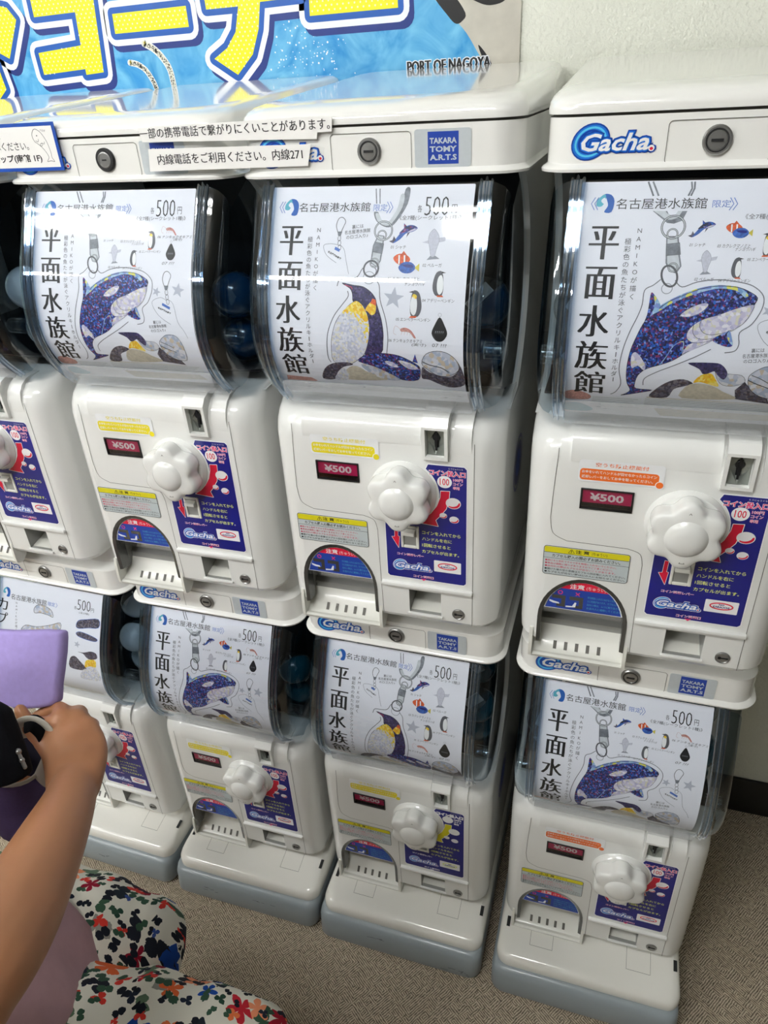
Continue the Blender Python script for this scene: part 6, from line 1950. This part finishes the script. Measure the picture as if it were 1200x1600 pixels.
shirt = link('shirt', finish('shirt', bm, 'shirt_mauve', angle=180), person)

bm = bmesh.new()
def trouser(h, k, q, w):
    pts = sm([tuple(h + (h - k) * .1), tuple(h.lerp(k, .35)), tuple(h.lerp(k, .72)), tuple(k + Vector((.012, .004, .006))), tuple(k + Vector((-.012, -.012, -.045))), tuple(k.lerp(q, .35)), tuple(k.lerp(q, .75)), tuple(q)], False, 6)
    rad = [x[0] for x in sm([(r,) for r in (.122 * w, .118 * w, .104 * w, .056, .072, .082 * w, .09 * w, .092 * w)], False, 6)]
    b2 = bmesh.new()
    tube(b2, pts, rad, 36, 0, False)
    for v in b2.verts:
        p = v.co.copy()
        v.co += Vector((0, 0, 1)) * .008 * math.sin(p.x * 70 + p.y * 38) + Vector((.004, -.004, 0)) * math.sin(p.z * 90 + p.x * 40)
    me = finish('trousers', b2, 'floral_cloth')
    bm.from_mesh(me)
trouser(HN, KN, AN, 1.0); trouser(HF, KF, AF, .92)
rings = []
for (z, rx, ry) in ((.36, .15, .19), (.42, .165, .20), (.48, .15, .18), (.54, .13, .16)):
    rings.append([tuple(Vector((-.535, -.57, z)) + yaw @ Vector((rx * math.cos(2 * PI * k / 36), ry * math.sin(2 * PI * k / 36), 0))) for k in range(36)])
loft(bm, rings, 0, (False, False))
link('trousers', finish('trousers', bm, 'floral_cloth', angle=180), person)

bm = bmesh.new()
ball(bm, HD + UPV * .038 - FW * .014, (.098, .086, .108), yaw)
for v in bm.verts:
    d = v.co - HD
    if d.dot(FW) > .045 and d.dot(UPV) < .085:
        v.co -= FW * .035
tube(bm, [tuple(HD - FW * .085 + UPV * .02), tuple(HD - FW * .11 - UPV * .08), tuple(HD - FW * .10 - UPV * .20)], [.055, .05, .02], 18)
link('hair', finish('hair', bm, 'hair_dark', angle=180), person)
for s in (-1, 1):
    bm = bmesh.new()
    c = HD + FW * .082 + SD * s * .032 + UPV * .022
    ball(bm, c, (.010, .013, .007), yaw)
    for f in bm.faces:
        if (f.calc_center_median() - c).dot(FW) > .0085: f.material_index = 1
    link('eye', finish('eye', bm, ['eye_white', 'hair_dark'], angle=180), person)

# ---------------------------------------------------------------- what the person holds
def slab(name, pts, thick, m, bev, parent=None, n=3):
    """soft slab from an outline that lies across the line of sight"""
    bm = bmesh.new()
    P = [Vector(p) for p in sm([tuple(p) for p in pts], True, n)]
    c = sum(P, Vector()) / len(P)
    nn = Vector()
    for i in range(len(P)):
        nn += (P[i] - c).cross(P[(i + 1) % len(P)] - c)
    nn.normalize()
    W = []
    for (t, sh) in ((-.5, .90), (-.42, .97), (-.2, 1.0), (.2, 1.0), (.42, .97), (.5, .90)):
        W.append([tuple(c + (p - c) * (1 - (1 - sh) * bev) + nn * thick * t) for p in P])
    loft(bm, W)
    bmesh.ops.recalc_face_normals(bm, faces=bm.faces[:])
    return link(name, finish(name, bm, m, parent, angle=60), parent)
o = slab('lavender_pouch', [(-.515, -.2424, .8521), (-.44, -.2284, .856), (-.380, -.2153, .8580), (-.3690, -.2175, .8490), (-.3679, -.25, .7976), (-.3724, -.2655, .776), (-.44, -.281, .768), (-.5033, -.2953, .7616), (-.530, -.27, .81)], .020, 'lavender_cloth', 1)
tag(o, 'soft lavender cloth pouch held up before the lower left drum', 'pouch')
bm = bmesh.new(); ball(bm, (-.4180, -.3130, .7765), (.044, .021, .024), Matrix.Rotation(math.radians(15), 3, 'Z'))
for v in bm.verts: v.co += Vector((0, 0, .002)) * math.sin(v.co.x * 300)
o = link('cream_cloth', finish('cream_cloth', bm, 'cream_cloth', angle=180)); tag(o, 'cream soft cloth bundle under the lavender pouch', 'cloth')
blk = slab('black_case', [(-.3828, -.3606, .8846), (-.3394, -.3542, .8708), (-.3283, -.3586, .8575), (-.315, -.3697, .8326), (-.304, -.3803, .8096), (-.305, -.3852, .8025), (-.3309, -.399, .7948), (-.3709, -.4139, .7933), (-.395, -.39, .84)], .030, 'black_cloth', 1.3)
tag(blk, 'black zipped case with metal zip pull at the left edge', 'case')
bm = bmesh.new()
A0, A1 = Vector((-.3118, -.3768, .8320)), Vector((-.3020, -.3832, .8170))
chain(bm, [A0, A1], [.0022, .0022], 10); ball(bm, A0, (.0042, .0035, .0035)); ball(bm, A0.lerp(A1, .55), (.0032, .003, .003))
link('zip_pull', finish('zip_pull', bm, 'chrome', angle=60), blk)['label'] = 'metal zip pull'
# purple tote with an open top
bm = bmesh.new()
TC = Vector((-.428, -.318, .715))
rot = Matrix.Rotation(math.radians(14), 3, 'Z')
W, WI = [], []
for (dz, rx, ry) in ((0, .056, .038), (-.02, .056, .040), (-.05, .056, .042), (-.09, .054, .042), (-.12, .050, .038), (-.13, .040, .028)):
    W.append([tuple(TC + Vector((0, 0, dz)) + rot @ Vector((rx * math.cos(2 * PI * k / 40), ry * math.sin(2 * PI * k / 40), .006 * math.sin(4 * PI * k / 40))) * (1 + .03 * math.sin(5 * 2 * PI * k / 40 + dz * 60))) for k in range(40)])
loft(bm, list(reversed(W)), 0, (True, False))
for (dz, s) in ((0, .999), (-.004, .95), (-.11, .86)):
    WI.append([tuple(TC + Vector((0, 0, dz)) + rot @ Vector((.056 * s * math.cos(2 * PI * k / 40), .038 * s * math.sin(2 * PI * k / 40), .006 * math.sin(4 * PI * k / 40)))) for k in range(40)])
loft(bm, WI, 1, (False, True))
tote = link('tote_bag', finish('tote_bag', bm, ['tote_purple', 'tote_navy'], angle=60))
tag(tote, 'open purple cloth tote bag in the hand of the bare arm', 'bag')
bm = bmesh.new()
tube(bm, [p for p in W[0]] + [W[0][0]], .0028, 8)
link('rim_binding', finish('rim_binding', bm, 'strap_white', angle=60), tote)
bm = bmesh.new()
tube(bm, sm([tuple(TC + rot @ Vector((-.010, -.044, -.03))), tuple(TC + rot @ Vector((-.004, -.043, .01))), (-.3816, -.3264, .7818), (-.3728, -.3160, .7933), (-.3583, -.3098, .7952), (-.3472, -.3085, .7813), (-.3460, -.3140, .750), tuple(TC + rot @ Vector((.054, -.022, -.012)))], False, 5), (.013, .0035), 14)
st = link('strap', finish('strap', bm, 'strap_white', angle=60), tote)
bm = bmesh.new()
tube(bm, sm([(-.3660, -.3175, .7955), (-.3583, -.3130, .7965), (-.3500, -.3125, .7860), (-.3465, -.3140, .7745)], False, 4), (.0138, .0045), 14)
link('strap_band', finish('strap_band', bm, 'black_cloth', angle=60), tote)['label'] = 'black band on the strap'
